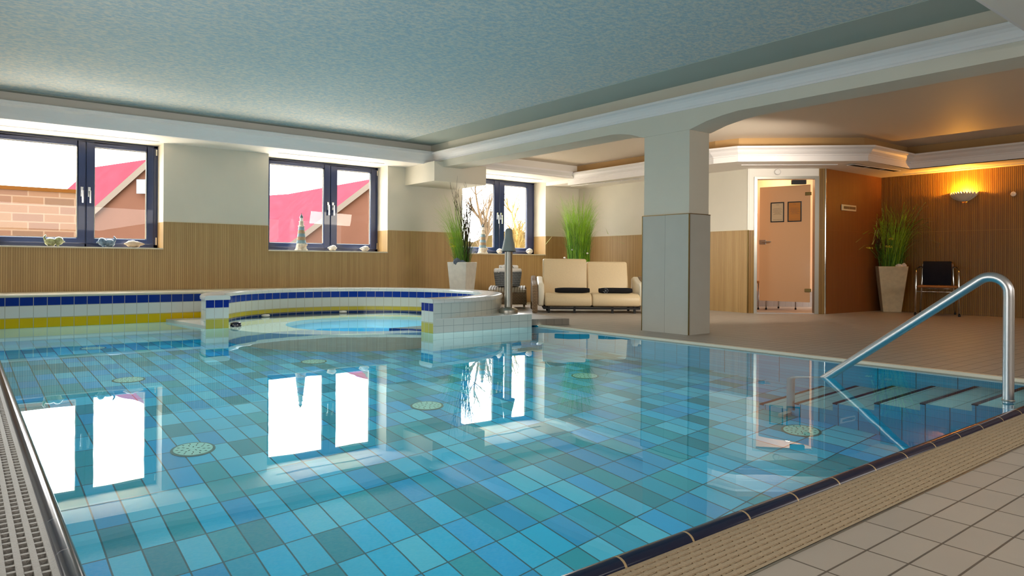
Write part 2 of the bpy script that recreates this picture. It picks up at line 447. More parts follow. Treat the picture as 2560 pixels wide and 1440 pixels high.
# water ---------------------------------------------------------
mb = MB()
cap = [p for p in arc(RC, RI+.01, 0, 180, 48) if p[1] > 9.17]
poly = [(.205, 1.165), (5.25, 1.165), (5.25, 9.17)] + cap + [(.205, 9.17)]
mb.face([(x, y, ZW) for x, y in poly])
w = mb.build('pool_water', M['water'])
struct(w, 'clear still turquoise water filling the pool and whirlpool', 'water')

# pool coping + grates -----------------------------------------
def bullnose(mb, p0, p1, r, z, n=10):
    p0 = Vector(p0); p1 = Vector(p1); d = (p1-p0); L = d.length; d.normalize(); a = Vector((-d.y, d.x, 0))
    pr_ = [(r*cos(PI*i/n), z+r*.85*sin(PI*i/n)) for i in range(n+1)]
    pr_ = [(r, z-.06)]+pr_+[(-r, z-.06)]
    for i in range(len(pr_)-1):
        q = []
        for (u_, zz), P in ((pr_[i], p0), (pr_[i], p1), (pr_[i+1], p1), (pr_[i+1], p0)):
            q.append((P.x+a.x*u_, P.y+a.y*u_, zz))
        s0 = p0.x if abs(d.x) > .5 else p0.y; s1 = p1.x if abs(d.x) > .5 else p1.y
        mb.face(q, 0, [(s0+.04, 0), (s1+.04, 0), (s1+.04, 1), (s0+.04, 1)])
mb = MB(); bullnose(mb, (.182, 1.153, 0), (5.25, 1.153, 0), .028, -.006)
o = mb.build('pool_coping', M['coping'], smooth=True, weld=True)
tag(o, 'navy blue rounded edge tiles along the near side of the pool', 'pool edging')
mb = MB(); bullnose(mb, (.206, 9.17, 0), (.206, 1.15, 0), .024, -.004)
o = mb.build('pool_coping', M['copingl'], smooth=True, weld=True)
tag(o, 'dark rounded edge tiles along the left side of the pool', 'pool edging')
def grate(x0, x1, y0, y1, along, rows, pitch, bar, stag):
    mb = MB(); W = (y1-y0) if along == 'x' else (x1-x0); L0, L1 = (x0, x1) if along == 'x' else (y0, y1); B0 = y0 if along == 'x' else x0
    step = W/rows
    for i in range(rows+1):
        a = B0+i*step-bar/2; b = a+bar
        if along == 'x': mb.box(L0, L1, a, b, -.02, .002, 0, skip='b')
        else: mb.box(a, b, L0, L1, -.02, .002, 0, skip='b')
    k = int((L1-L0)/pitch)
    for i in range(rows):
        for j in range(k):
            t0 = L0+(j+(.5 if (stag and i % 2) else 0))*pitch; a = B0+i*step+bar/2; b = B0+(i+1)*step-bar/2
            if along == 'x': mb.box(t0, t0+.011, a, b, -.02, 0, 0, skip='b')
            else: mb.box(a, b, t0, t0+.011, -.02, 0, 0, skip='b')
    return mb
mb = grate(.12, 5.30, .934, 1.118, 'x', 9, .043, .0125, True)
g1 = mb.build('overflow_grate', M['grate'])
tag(g1, 'beige plastic overflow grate running along the near pool edge', 'drain grate')
MB().box(.12, 5.30, .928, 1.124, -.09, -.06).build('gutter_bed', M['dark'], g1)
MB().box(-.1, 5.31, .922, .93, -.08, .002).build('edge_profile', M['steelmatte'], g1)
mb = grate(-.115, .176, 1.13, 9.16, 'y', 9, .042, .014, True)
g2 = mb.build('overflow_grate', M['grateg'])
tag(g2, 'grey ribbed overflow grate running along the left pool edge', 'drain grate')
MB().box(-.118, .18, 1.13, 9.16, -.09, -.06).build('gutter_bed', M['dark'], g2)

# floor drains --------------------------------------------------
M['drainrim'] = plain('dark_drain_rim', '#3c5a55', .5)
M['drainp'] = plain('pale_drain_plate', '#8fb8a8', .4)
def drain(x, y, label, i):
    t_ = thing('pool_floor_drain', label, 'pool drain', (x, y, ZF), 0, 'round pool floor inlets')
    MB().lathe([(.118, 0), (.118, .006), (.105, .008)], 32).build('rim', M['drainrim'], t_)
    mb = MB(); mb.lathe([(.104, .004), (.104, .011), (.098, .013)], 32)
    for k_, (rr, n_) in enumerate(((.03, 5), (.058, 9), (.084, 13))):
        for j in range(n_):
            a = 2*PI*j/n_+k_; T = Matrix.Translation((rr*cos(a), rr*sin(a), .0136)) @ Matrix.Rotation(a, 4, 'Z')
            mb.box(-.007, .007, -.0028, .0028, -.001, .0008, 1, T=T)
    mb.build('plate', [M['drainp'], M['dark']], t_)
names_ = ['round pale pool floor inlet near the lower left, below the first window reflection',
 'round pool floor inlet in the middle of the left column of inlets',
 'round pool floor inlet farthest back on the left, below the tiled bench',
 'round pool floor inlet in the centre of the pool, between the window reflections',
 'round pool floor inlet in front of the whirlpool opening',
 'round pale pool floor inlet beside the underwater stairs',
 'round pool floor inlet in front of the white shower ledge']
for i, (x, y) in enumerate(((1.045, 4.24), (1.055, 6.24), (1.06, 8.17), (2.61, 4.27), (2.59, 6.25), (4.14, 2.31), (4.2, 4.3))):
    drain(x, y, names_[i], i)

# stairs ---------------------------------------------------------
st = thing('pool_stairs', 'underwater white tiled pool stairs with navy nosing strips by the handrail', 'stairs', (4.4, 1.18, ZF))
ys = [2.76, 2.50, 2.24, 1.98, 1.72, 1.455]; zs = [-1.2, -1.0, -.8, -.6, -.4, -.2]
for i, (y, z) in enumerate(zip(ys, zs)):
    ylo = 1.15
    nxt = ys[i+1] if i+1 < 6 else 1.15
    mb = MB(); z0_ = ZF if i == 0 else zs[i-1]
    # block under this step: from pool wall to nosing, z from previous step to this
    mb.box(0, .85, ylo-1.18, y-1.18, z0_-ZF, z-ZF, 0)
    for q in range(len(mb.f)):
        pass
    for q, fc in enumerate(mb.f):
        zz = [mb.v[v_][2] for v_ in fc]
        if max(zz)-min(zz) < 1e-6: mb.mi[q] = 1
    mb.build('step', [M['sidewall'], M['tread']], st)
    MB().box(-.002, .85, y-1.18-.03, y-1.18+.002, z-ZF-.03, z-ZF+.002).build('nosing', M['nosing'], st)

# handrail -------------------------------------------------------
hr = thing('pool_handrail', 'brushed steel handrail sloping from the near pool edge down into the water', 'handrail', (4.42, 1.29, 0))
def railpath():
    P = [(0, 0, -.19), (0, 0, -.10), (0, 0, .55)]
    # bend from vertical to sloping
    cx, cz = .085, .575
    for i in range(1, 13):
        a = PI - (PI - R(53))*i/12
        P.append((0, cx+.085*cos(a), cz+.085*sin(a)))
    e = P[-1]; dy, dz = cos(R(-37)), sin(R(-37))
    L1 = (1.33-.14-e[1])/dy
    P.append((0, e[1]+dy*L1, e[2]+dz*L1))
    e = P[-1]
    for i in range(1, 7):
        a = R(-37 - 53*i/6); P.append((0, P[-1][1]+.028*cos(a), P[-1][2]+.028*sin(a)))
    P.append((0, P[-1][1], -1.34)); return P
mb = MB(); mb.tube(railpath(), .0265, 20); mb.build('rail_tube', M['steel'], hr, smooth=True, angle=60)
mb = MB(); mb.lathe([(.03, -.005), (.031, 0), (.03, .004)], 24); mb.build('joint_ring', M['steelmatte'], hr, smooth=True)
e = railpath()[-1]
mb = MB(); mb.lathe([(.055, 0), (.055, .02), (.03, .03)], 24, (0, e[1], -1.355)); mb.box(-.12, .12, e[1]-.02, e[1]+.02, -1.30, -1.24); mb.build('base_flange', M['greymetal'], hr)
mb = MB(); mb.tube([(0, 0, -.19), (0, -.03, -.2), (0, -.10, -.2)], .026, 12); mb.build('wall_bracket', M['steel'], hr, smooth=True)

# ------------------------------------------------------------------ bench, whirlpool ring, ledges
bp_ = [(-1.2, 9.17)] + [(2.6, 9.17)] + arc(RC, 1.7, 132, 92, 10) + [(4.5, 9.93), (-1.2, 9.93)]
b = thing('tiled_bench', 'long tiled ledge under the windows with blue, white and yellow bands', 'tiled ledge')
MB().prism(bp_, ZF, .318, 0).build('banded_front', M['bench'], b)
mb = MB(); mb.prism([(x, y-(.012 if y < 9.2 else 0)) for x, y in bp_], .3185, .345); mb.build('cream_top', M['ledgestone'], b, bevel=.01, seg=3)
# shelf between bench and ring
mb = MB(); pl = [(1.945, 9.17), (2.07, 7.99)] + arc(RC, 1.74, 178, 136, 8)
mb.prism(pl, -.10, .022, 0); o = mb.build('overflow_shelf', plain('pale_shelf_stone', '#cfc9bb', .35))
tag(o, 'flat pale triangular shelf at water level left of the whirlpool wall', 'ledge')
# ring
rg = thing('whirlpool_wall', 'curved tiled whirlpool wall with blue, white and yellow bands and white rim', 'whirlpool wall', (0, 0, 0))
A0, A1, N = 179, -90.5, 96
ai = arc(RC, RI, A0, A1, N); ao = arc(RC, RO, A0, A1, N)
mb = MB()
st_ = math.radians((A0-A1)/N)
for i in range(N):
    a, b2 = ai[i], ai[i+1]; u0, u1 = i*st_*RI, (i+1)*st_*RI
    mb.face([(a[0], a[1], ZF), (b2[0], b2[1], ZF), (b2[0], b2[1], .31), (a[0], a[1], .31)], 0, [(u0, ZF), (u1, ZF), (u1, .31), (u0, .31)])
mb.build('banded_inner_face', M['ringband'], rg)
mb = MB()
for i in range(N):
    a, b2 = ao[i], ao[i+1]; u0, u1 = -i*st_*RO+3, -(i+1)*st_*RO+3
    mb.face([(b2[0], b2[1], ZF), (a[0], a[1], ZF), (a[0], a[1], .32), (b2[0], b2[1], .32)], 0, [(u1, ZF-.003), (u0, ZF-.003), (u0, .317), (u1, .317)])
mb.build('white_outer_face', M['whitetile'], rg)
for k_, (p, q) in enumerate(((ai[0], ao[0]), (ai[-1], ao[-1]))):
    L = math.hypot(p[0]-q[0], p[1]-q[1]); mb = MB()
    fc = [(q[0], q[1], ZF), (p[0], p[1], ZF), (p[0], p[1], .31), (q[0], q[1], .31)]
    uvq = [(0, ZF), (L, ZF), (L, .31), (0, .31)]
    if k_: fc = fc[::-1]; uvq = uvq[::-1]
    mb.face(fc, 0, uvq); mb.build('banded_end_face', M['ringend'], rg)
prof = [(RI-.012, .298), (RI-.014, .325), (RI-.002, .342), (RI+.03, .348), (RO-.03, .348), (RO+.002, .342), (RO+.014, .325), (RO+.012, .298)]
mb = MB()
aa = [A0+.6-(A0+.6-A1+.6)*i/N for i in range(N+1)]
for i in range(N):
    for j in range(len(prof)-1):
        q = []
        for ang, (r_, z_) in ((aa[i], prof[j]), (aa[i+1], prof[j]), (aa[i+1], prof[j+1]), (aa[i], prof[j+1])):
            q.append((RC[0]+r_*cos(R(ang)), RC[1]+r_*sin(R(ang)), z_))
        u0, u1 = i*st_*1.65, (i+1)*st_*1.65
        mb.face(q, 0, [(u0, 0), (u1, 0), (u1, .05), (u0, .05)])
for ang, rev in ((aa[0], 0), (aa[-1], 1)):
    q = [(RC[0]+r_*cos(R(ang)), RC[1]+r_*sin(R(ang)), z_) for r_, z_ in prof]
    mb.face(q if rev else q[::-1], 0, [(.02, .1)]*len(q))
mb.build('white_rim', M['topwhite'], rg, smooth=True, angle=40, weld=True)
# whirlpool platform with inner basin
IB = (3.95, 7.68); IR = 1.03
wp = thing('whirlpool_seat_platform', 'round beige ribbed whirlpool platform just under the water with a sunken turquoise basin', 'whirlpool basin')
mb = MB(); oa = arc(RC, RI-.002, 0, 360, 96); ia = arc(IB, IR, 0, 360, 96)
for i in range(96):
    a, b2, c_, d_ = oa[i], oa[i+1], ia[i+1], ia[i]
    mb.face([(a[0], a[1], -.085), (b2[0], b2[1], -.085), (c_[0], c_[1], -.085), (d_[0], d_[1], -.085)], 0,
            [(i*.1, 0), (i*.1+.1, 0), (i*.1+.1, .4), (i*.1, .4)])
mb.build('ribbed_top', M['whirlfloor'], wp)
mb = MB()
for i in range(96):
    a, b2 = oa[i], oa[i+1]
    mb.face([(a[0], a[1], ZF), (b2[0], b2[1], ZF), (b2[0], b2[1], -.085), (a[0], a[1], -.085)], 0, [(i*.1, ZF), (i*.1+.1, ZF), (i*.1+.1, -.085), (i*.1, -.085)])
mb.build('outer_wall', M['greyun'] if 'greyun' in M else tiles('grey_underwater_tiles', .1, .13, ['#8f9d98'], '#6a7672', g=.002, rough=.4), wp)
mb = MB()
for i in range(96):
    a, b2 = ia[i], ia[i+1]
    mb.face([(b2[0], b2[1], -.6), (a[0], a[1], -.6), (a[0], a[1], -.085), (b2[0], b2[1], -.085)], 0)
mb.build('basin_wall', M['basinwall'], wp)
mb = MB(); mb.face([(x, y, -.6) for x, y in ia[:-1]]); mb.build('basin_floor', tiles('basin_floor_tiles', .1275, .25, ['#18a9cf'], '#3b8fa6', g=.0025, rough=.4, vary=.12), wp)
mb = MB(); mb.prism([(3.75, 6.95), (4.2, 7.02), (4.3, 6.5), (3.9, 6.45)], -.5, -.055); o = mb.build('navy_seat_block', M['nosing'], wp)
# caps & nozzle
for i, (x, y, lb) in enumerate(((3.17, 9.26, 'small white round cap on the blue band, left one inside the whirlpool'), (4.31, 9.355, 'small white round cap on the blue band, right one inside the whirlpool'))):
    mb = MB(); mb.lathe([(.052, 0), (.056, .012), (.045, .026), (.01, .03)], 24); o = mb.build('nozzle_cap', M['petal'], smooth=True, angle=50); o.location = (x, y, -.005)
    tag(o, lb, 'cap')
n_ = thing('massage_nozzle', 'dark navy round massage nozzle beside the left end of the whirlpool wall', 'nozzle', (2.43, 8.07, -.03))
mb = MB(); mb.lathe([(.05, -.02), (.055, .0), (.06, .03), (.055, .06), (.04, .07)], 24)
for j in range(16):
    a = 2*PI*j/16; mb.blob((.06*cos(a), .06*sin(a), .03+.012*(-1)**j), (.005, .005, .005), 1, n=6)
mb.build('body', [M['rubberblue'], M['petal']], n_, smooth=True)

# shower ledge
pl = [(3.87, 6.16), (5.16, 6.16), (5.16, 6.82)] + arc(RC, 1.73, -40, -88, 12)
lg = thing('shower_ledge', 'low white tiled ledge carrying the steel shower post', 'tiled ledge')
MB().prism(pl, ZF, .128, 0).build('tiled_side', M['whitetile'], lg)
mb = MB(); mb.prism([(x-(0), y) for x, y in pl], .128, .137); mb.build('white_top', plain('white_ledge_top', '#e2e0d8', .25), lg)
mb = MB(); mb.prism([(5.162, 6.20), (5.615, 6.02), (5.75, 6.9), (5.5, 7.0), (5.162, 6.8)], 0, .072); o = mb.build('floor_step', M['greystep'])
tag(o, 'low grey tiled step on the deck beside the white shower ledge', 'step')

# shower post
sp_ = thing('shower_post', 'steel pool shower post with a grey bell shaped head', 'shower', (5.05, 6.46, .137))
MB().lathe([(.112, 0), (.114, .03), (.108, .045), (.07, .062), (.048, .068)], 40).build('base_disc', M['steelmatte'], sp_, smooth=True, angle=50)
MB().lathe([(.046, .05), (.046, .76)], 32).build('pole', M['steelmatte'], sp_, smooth=True, angle=50)
prof = [(.084, .722), (.085, .728), (.079, .75), (.07, .79), (.059, .84), (.0505, .875), (.047, .90), (.046, .935), (.043, .96), (.034, .98), (.018, .99), (.004, .992)]
MB().lathe(prof, 40).build('bell_head', M['greymetal'], sp_, smooth=True, angle=60)
MB().lathe([(.0855, .716), (.0855, .7225)], 40).build('head_rim', M['black'], sp_)

# ------------------------------------------------------------------ window wall
YW, YO = 9.93, 10.30
ops = [(.175, 2.068), (3.432, 5.323), (6.755, 8.645)]
ZS, ZT, ZWN = .88, 2.25, 1.228
mb = MB()
segs = [(-1.3, .175), (2.068, 3.432), (5.323, 6.755), (8.645, 12.8)]
for a, b2 in segs:
    mb.box(a, b2, YW, YO+.1, -.1, ZWN, 0); mb.box(a, b2, YW+.006, YO+.1, ZWN, 2.75, 1)
for a, b2 in ops:
    mb.box(a, b2, YW, YO+.1, -.1, ZS-.012, 0); mb.box(a, b2, YW+.006, YO+.1, ZT, 2.75, 1)
# extend reveal paint: side faces at opening above wainscot are paint already
o = mb.build('wall_back', [M['wains'], M['paint']]); struct(o, 'window wall with slatted beige wainscot under white plaster', 'wall')
# wainscot top trim
mb = MB()
for a, b2 in segs[:-1] + [(8.645, 9.5)]: mb.box(a, b2, YW-.004, YW+.012, ZWN, ZWN+.007)
o = mb.build('trim_2', M['blanksign']); struct(o, 'thin pale strip along the top of the window wall wainscot', 'trim')

def window(i, X0, X1, lx0, lx1, rx0, rx1, label):
    w_ = thing('window_%d' % i, label, 'window', (0, 0, 0)); w_['kind'] = 'structure'
    yf = 10.28; mid = (lx1+rx0)/2
    mb = MB()
    z0, z1 = .885, 2.248
    g0, g1 = 1.0, 2.16
    for a, b2, c_, d_ in ((X0, X1, z0, .935), (X0, X1, 2.215, z1), (X0, X0+.05, z0, z1), (X1-.05, X1, z0, z1), (mid-.012, mid+.012, z0, z1)):
        mb.box(a, b2, yf-.005, yf+.06, c_, d_)
    mb.build('frame', M['navyframe'], w_, bevel=.004)
    for nm, a, b2, o0, o1 in (('l', lx0, lx1, X0+.05, mid-.004), ('r', rx0, rx1, mid+.004, X1-.05)):
        mb = MB()
        mb.box(o0, a, yf-.03, yf+.03, .935, 2.215); mb.box(b2, o1, yf-.03, yf+.03, .935, 2.215)
        mb.box(a, b2, yf-.03, yf+.03, .935, g0); mb.box(a, b2, yf-.03, yf+.03, g1, 2.215)
        s_ = mb.build('sash', M['navyframe'], w_, bevel=.006)
        mb = MB()
        for (p0_, p1_, p2_, p3_) in ((a, a+.012, g0, g1), (b2-.012, b2, g0, g1), (a, b2, g0, g0+.01), (a, b2, g1-.01, g1)):
            mb.box(p0_, p1_, yf-.005, yf+.005, p2_, p3_)
        mb.build('glazing_bead', M['ledgestone'], s_)
        MB().face([(a, yf+.006, g0), (b2, yf+.006, g0), (b2, yf+.006, g1), (a, yf+.006, g1)]).build('pane', M['glass'], s_)
        hx = mid-.045 if nm == 'l' else mid+.035
        mb = MB(); mb.box(hx-.016, hx+.016, yf-.045, yf-.03, 1.52, 1.645)
        mb.box(hx+.006-.009, hx+.006+.012, yf-.075, yf-.06, 1.44, 1.6); mb.box(hx-.006, hx+.014, yf-.07, yf-.04, 1.57, 1.60)
        mb.build('handle', M['chrome'], s_, bevel=.003)
    MB().box(X1-.03, X1-.012, yf-.035, yf-.005, 2.12, 2.2).build('hinge', M['chrome'], w_); MB().box(X1-.03, X1-.012, yf-.035, yf-.005, .93, 1.03).build('hinge', M['chrome'], w_)
    mb = MB(); mb.box(X0-.0, X1, YW-.012, yf, ZS-.012, ZS+.006); mb.build('sill', M['ledgestone'], w_, bevel=.003)
window(1, ops[0][0], ops[0][1], .30, 1.151, 1.33, 1.935, 'left navy framed double window')
window(2, ops[1][0], ops[1][1], 3.555, 4.397, 4.607, 5.191, 'middle navy framed double window')
window(3, ops[2][0], ops[2][1], 6.87, 7.673, 7.904, 8.452, 'right navy framed double window')

# ------------------------------------------------------------------ other walls
def wallpoly(name, pts, z0, z1, zsplit, mats, label, thick=.12, side=1, trim=True):
    """vertical panels along pts (room side), split material"""
    mb = MB(); L = 0
    for a, b2 in zip(pts[:-1], pts[1:]):
        d_ = Vector((b2[0]-a[0], b2[1]-a[1])); l = d_.length; d_.normalize(); n_ = Vector((-d_.y, d_.x))*thick*side
        for zz0, zz1, mi, off_ in ((z0, zsplit, 0, 0), (zsplit, z1, 1, .006*side)):
            if zz1 <= zz0: continue
            o_ = Vector((-d_.y, d_.x))*off_
            A = (a[0]+o_.x, a[1]+o_.y); B = (b2[0]+o_.x, b2[1]+o_.y)
            A2 = (a[0]+n_.x, a[1]+n_.y); B2 = (b2[0]+n_.x, b2[1]+n_.y)
            mb.face([(A[0], A[1], zz0), (B[0], B[1], zz0), (B[0], B[1], zz1), (A[0], A[1], zz1)], mi, [(L, zz0), (L+l, zz0), (L+l, zz1), (L, zz1)])
            mb.face([(B2[0], B2[1], zz0), (A2[0], A2[1], zz0), (A2[0], A2[1], zz1), (B2[0], B2[1], zz1)], mi)
            mb.face([(A[0], A[1], zz1), (B[0], B[1], zz1), (B2[0], B2[1], zz1), (A2[0], A2[1], zz1)], mi)
            for P, Q in ((A, A2), (B, B2)):
                mb.face([(P[0], P[1], zz0), (Q[0], Q[1], zz0), (Q[0], Q[1], zz1), (P[0], P[1], zz1)], mi, [(0, zz0), (thick, zz0), (thick, zz1), (0, zz1)])
        L += l
    o = mb.build(name, mats); struct(o, label, 'wall'); return o
PB = (9.16, 5.95)
wallpoly('wall_right', [(9.5, 9.93), PB], 0, 2.7, ZWN, [M['wains'], M['paint']], 'wall behind the sofa with slatted wainscot', side=1)
# diagonal door wall: left jamb part and right slatted part, header
dd = Vector((9.93-9.15, 5.18-5.96)).normalized()
def dp(s_): return (9.15+dd.x*s_, 5.96+dd.y*s_)
DL = math.hypot(.78, .78)
wallpoly('wall_door_left', [dp(0), dp(.09)], 0, 2.7, ZWN, [M['wainsr'], M['paintwhite']], 'narrow wall strip left of the glass door', side=1)
wallpoly('wall_door_head', [dp(.09), dp(1.01)], 2.02, 2.7, 2.02, [M['paintwhite'], M['paintwhite']], 'white wall above the glass door', side=1)
wallpoly('wall_door_right', [dp(1.01), dp(DL)], 0, 2.7, 2.7, [M['wainsr'], M['paintwhite']], 'narrow slatted wall strip right of the glass door', side=1)
wallpoly('wall_side', [(9.93, 5.18), (11.55, 5.11)], 0, 2.7, 2.7, [M['wainso'], M['paint']], 'red brown wood panelled side wall', side=1)
wallpoly('wall_far', [(11.55, 5.11), (11.55, -2.6)], 0, 2.7, 2.7, [M['wainsr'], M['paint']], 'amber slatted wall behind the armchair', side=1)
mb = MB(); T = frame((9.93, 5.18, 0), 0); mb.box(-.008, .004, -.01, .004, 0, 2.13, T=T); o = mb.build('trim_3', M['chrome']); struct(o, 'bright metal corner strip right of the door', 'trim')
mb = MB(); T = frame((PB[0], PB[1], 0), 0); mb.box(-.012, -.002, -.004, .01, 0, ZWN, T=T); o = mb.build('trim_4', M['brass']); struct(o, 'thin metal corner strip left of the door', 'trim')
mb = MB(); dv = Vector((PB[0]-9.5, PB[1]-9.93)); a_ = math.atan2(dv.y, dv.x); T = frame((9.5, 9.93, 0), a_); mb.box(0, dv.length, -.006, .008, ZWN, ZWN+.007, T=T)
o = mb.build('trim_5', M['blanksign']); struct(o, 'thin pale strip on the wainscot behind the sofa', 'trim')
# unseen shell
mb = MB(); mb.box(-1.3, -1.2, -2.7, 10.4, -.1, 2.8); o = mb.build('wall_left', M['paint']); struct(o)
mb = MB(); mb.box(-1.3, 12.8, -2.7, -2.6, -.1, 2.8); o = mb.build('wall_front', M['paint']); struct(o)
mb = MB(); mb.box(12.6, 12.7, 4.9, 10.4, -.1, 2.8); o = mb.build('wall_outer', M['innerwall']); struct(o)

# ------------------------------------------------------------------ ceilings, soffits, crown, beam
mb = MB(); mb.face([(-1.3, -2.7, 2.56), (-1.3, 10.3, 2.56), (5.97, 10.3, 2.56), (5.97, -2.7, 2.56)]); mb.box(-1.3, 12.8, -2.7, 10.4, 2.75, 2.8)
o = mb.build('ceiling', M['ceil']); struct(o, 'large blue grey textured ceiling over the pool', 'ceiling')
mb = MB(); mb.face([(5.9, -2.7, 2.46), (5.9, 10.3, 2.46), (12.7, 10.3, 2.46), (12.7, -2.7, 2.46)]); o = mb.build('ceiling_side', M['ceilpink']); struct(o, 'smooth warm ceiling over the lounge side', 'ceiling')
# smooth border of the main ceiling next to the beam
mb = MB(); mb.box(5.25, 5.8, 1.6, 9.45, 2.555, 2.562); mb.box(-1.2, 5.8, 9.3, 9.6, 2.553, 2.56); o = mb.build('ceiling_border', M['ceilsmooth']); struct(o, 'smooth grey green border of the textured ceiling', 'ceiling')
# window soffit
mb = MB(); mb.box(-1.2, 5.79, 9.40, 9.935, 2.25, 2.6); mb.box(6.14, 9.6, 9.10, 9.935, 2.235, 2.5); o = mb.build('ceiling_soffit', M['paintwhite']); struct(o, 'white soffit above the windows', 'ceiling')
mb = MB(); mb.box(-1.2, 5.79, -2.6, 1.49, 2.25, 2.6); o = mb.build('ceiling_soffit_near', M['paintwhite']); struct(o)
# beam with haunches : side polygon in (Y,z) extruded in X
def beam_poly():
    zb, zh = 2.183, 2.087
    return [(10.0, zb), (5.52, zb), (5.40, 2.172), (5.25, 2.145), (5.06, zh), (4.44, zh), (4.24, 2.14), (4.05, 2.168), (3.88, zb), (-2.6, zb)]
P = beam_poly(); mb = MB()
xa, xb_ = 5.795, 6.14
top = 2.60
for a, b2 in zip(P[:-1], P[1:]):
    mb.face([(xa, a[0], a[1]), (xb_, a[0], a[1]), (xb_, b2[0], b2[1]), (xa, b2[0], b2[1])])
mb.face([(xa, a, z) for a, z in P] + [(xa, -2.6, top), (xa, 10.0, top)])
mb.face([(xb_, a, z) for a, z in P][::-1] + [(xb_, 10.0, top), (xb_, -2.6, top)])
o = mb.build('beam', M['paint']); struct(o, 'long plastered ceiling beam with a slightly arched underside', 'beam')
# pillar
pi_ = MB().box(5.805, 6.13, 4.455, 5.05, 0, 2.10).build('pillar', M['paint']); struct(pi_, 'square plastered pillar with grey tiled lower cladding', 'pillar')
mb = MB()
X0p, X1p, Y0p, Y1p = 5.79, 6.14, 4.44, 5.06
mb.face([(X0p, Y1p, 0), (X0p, Y0p, 0), (X0p, Y0p, 1.233), (X0p, Y1p, 1.233)], 0, [(0, 0.002), (.62, .002), (.62, 1.23), (0, 1.23)])
mb.face([(X0p, Y0p, 0), (X1p, Y0p, 0), (X1p, Y0p, 1.233), (X0p, Y0p, 1.233)], 0, [(-.33, .002), (-.001, .002), (-.001, 1.23), (-.33, 1.23)])
mb.face([(X1p, Y0p, 0), (X1p, Y1p, 0), (X1p, Y1p, 1.233), (X1p, Y0p, 1.233)], 0)
mb.face([(X1p, Y1p, 0), (X0p, Y1p, 0), (X0p, Y1p, 1.233), (X1p, Y1p, 1.233)], 0)
mb.face([(X0p, Y0p, 1.233), (X1p, Y0p, 1.233), (X1p, Y1p, 1.233), (X0p, Y1p, 1.233)], 0)
mb.build('tile_cladding', M['pillartile'], pi_)
mb = MB(); mb.box(X0p-.004, X0p+.006, Y0p-.004, Y0p+.006, 0, 1.235); mb.box(X0p-.003, X0p+.006, Y0p, Y1p, 1.23, 1.237); mb.box(X0p, X1p, Y0p-.003, Y0p+.006, 1.23, 1.237); mb.box(X0p-.004, X0p+.004, Y1p-.004, Y1p+.004, 0, 1.235); mb.build('metal_edge', M['brass'], pi_)

def crown(mb, path, h0, prof, closed=False):
    """sweep profile (offset outward to the left of path, z) with mitres along a 2D path"""
    n = len(path); offs = []
    for i in range(n):
        p = Vector(path[i]); a = Vector(path[i-1]) if i > 0 else None; b2 = Vector(path[i+1]) if i < n-1 else None
        d1 = (p-a).normalized() if a is not None else (b2-p).normalized(); d2 = (b2-p).normalized() if b2 is not None else d1
        n1 = Vector((-d1.y, d1.x)); n2 = Vector((-d2.y, d2.x)); m_ = (n1+n2); m_.normalize(); m_ = m_/max(.3, m_.dot(n1)); offs.append((p, m_))
    for (p, m1), (q, m2) in zip(offs[:-1], offs[1:]):
        for (o0, z0), (o1, z1) in zip(prof[:-1], prof[1:]):
            mb.face([(p.x+m1.x*o0, p.y+m1.y*o0, h0+z0), (q.x+m2.x*o0, q.y+m2.y*o0, h0+z0), (q.x+m2.x*o1, q.y+m2.y*o1, h0+z1), (p.x+m1.x*o1, p.y+m1.y*o1, h0+z1)])
cp = [(0, 0), (.012, 0), (.012, .018), (.022, .024), (.03, .045), (.045, .07), (.068, .09), (.09, .098), (.102, .103), (.102, .125), (.092, .13), (0, .13)]
mb = MB(); crown(mb, [(5.795, 1.5), (5.795, 9.34)], 2.29, cp)
o = mb.build('trim_6', M['trimwhite'], weld=True); struct(o, 'white moulded cornice along the beam', 'cornice')
cw = [(0, 0), (.02, -.002), (.03, .02), (.036, .035), (.05, .06), (.075, .09), (.1, .12), (.125, .135), (.14, .14), (.14, .18), (.125, .188), (-.06, .188)]
mb = MB(); crown(mb, [(5.795, 9.36), (-1.2, 9.36)], 2.25, cw); mb.box(-1.2, 5.79, 9.36, 9.41, 2.25, 2.44)
o = mb.build('trim_7', M['trimwhite'], weld=False); struct(o, 'white moulded cornice above the pool windows', 'cornice')
mb = MB(); crown(mb, [(-1.2, 1.49), (5.795, 1.49)], 2.25, [(0, 0), (.02, 0), (.03, .03), (.06, .07), (.09, .1), (.10, .105), (.10, .13), (-.03, .13)])
o = mb.build('trim_8', M['trimwhite'], weld=False); struct(o, 'short piece of white cornice at the near end of the ceiling', 'cornice')
# white duct block on the window wall
mb = MB(); mb.box(5.63, 6.6, 9.04, 9.94, 1.962, 2.26); o = mb.build('trim_9', M['paint']); struct(o, 'white boxed duct block beside the right window', 'boxing')
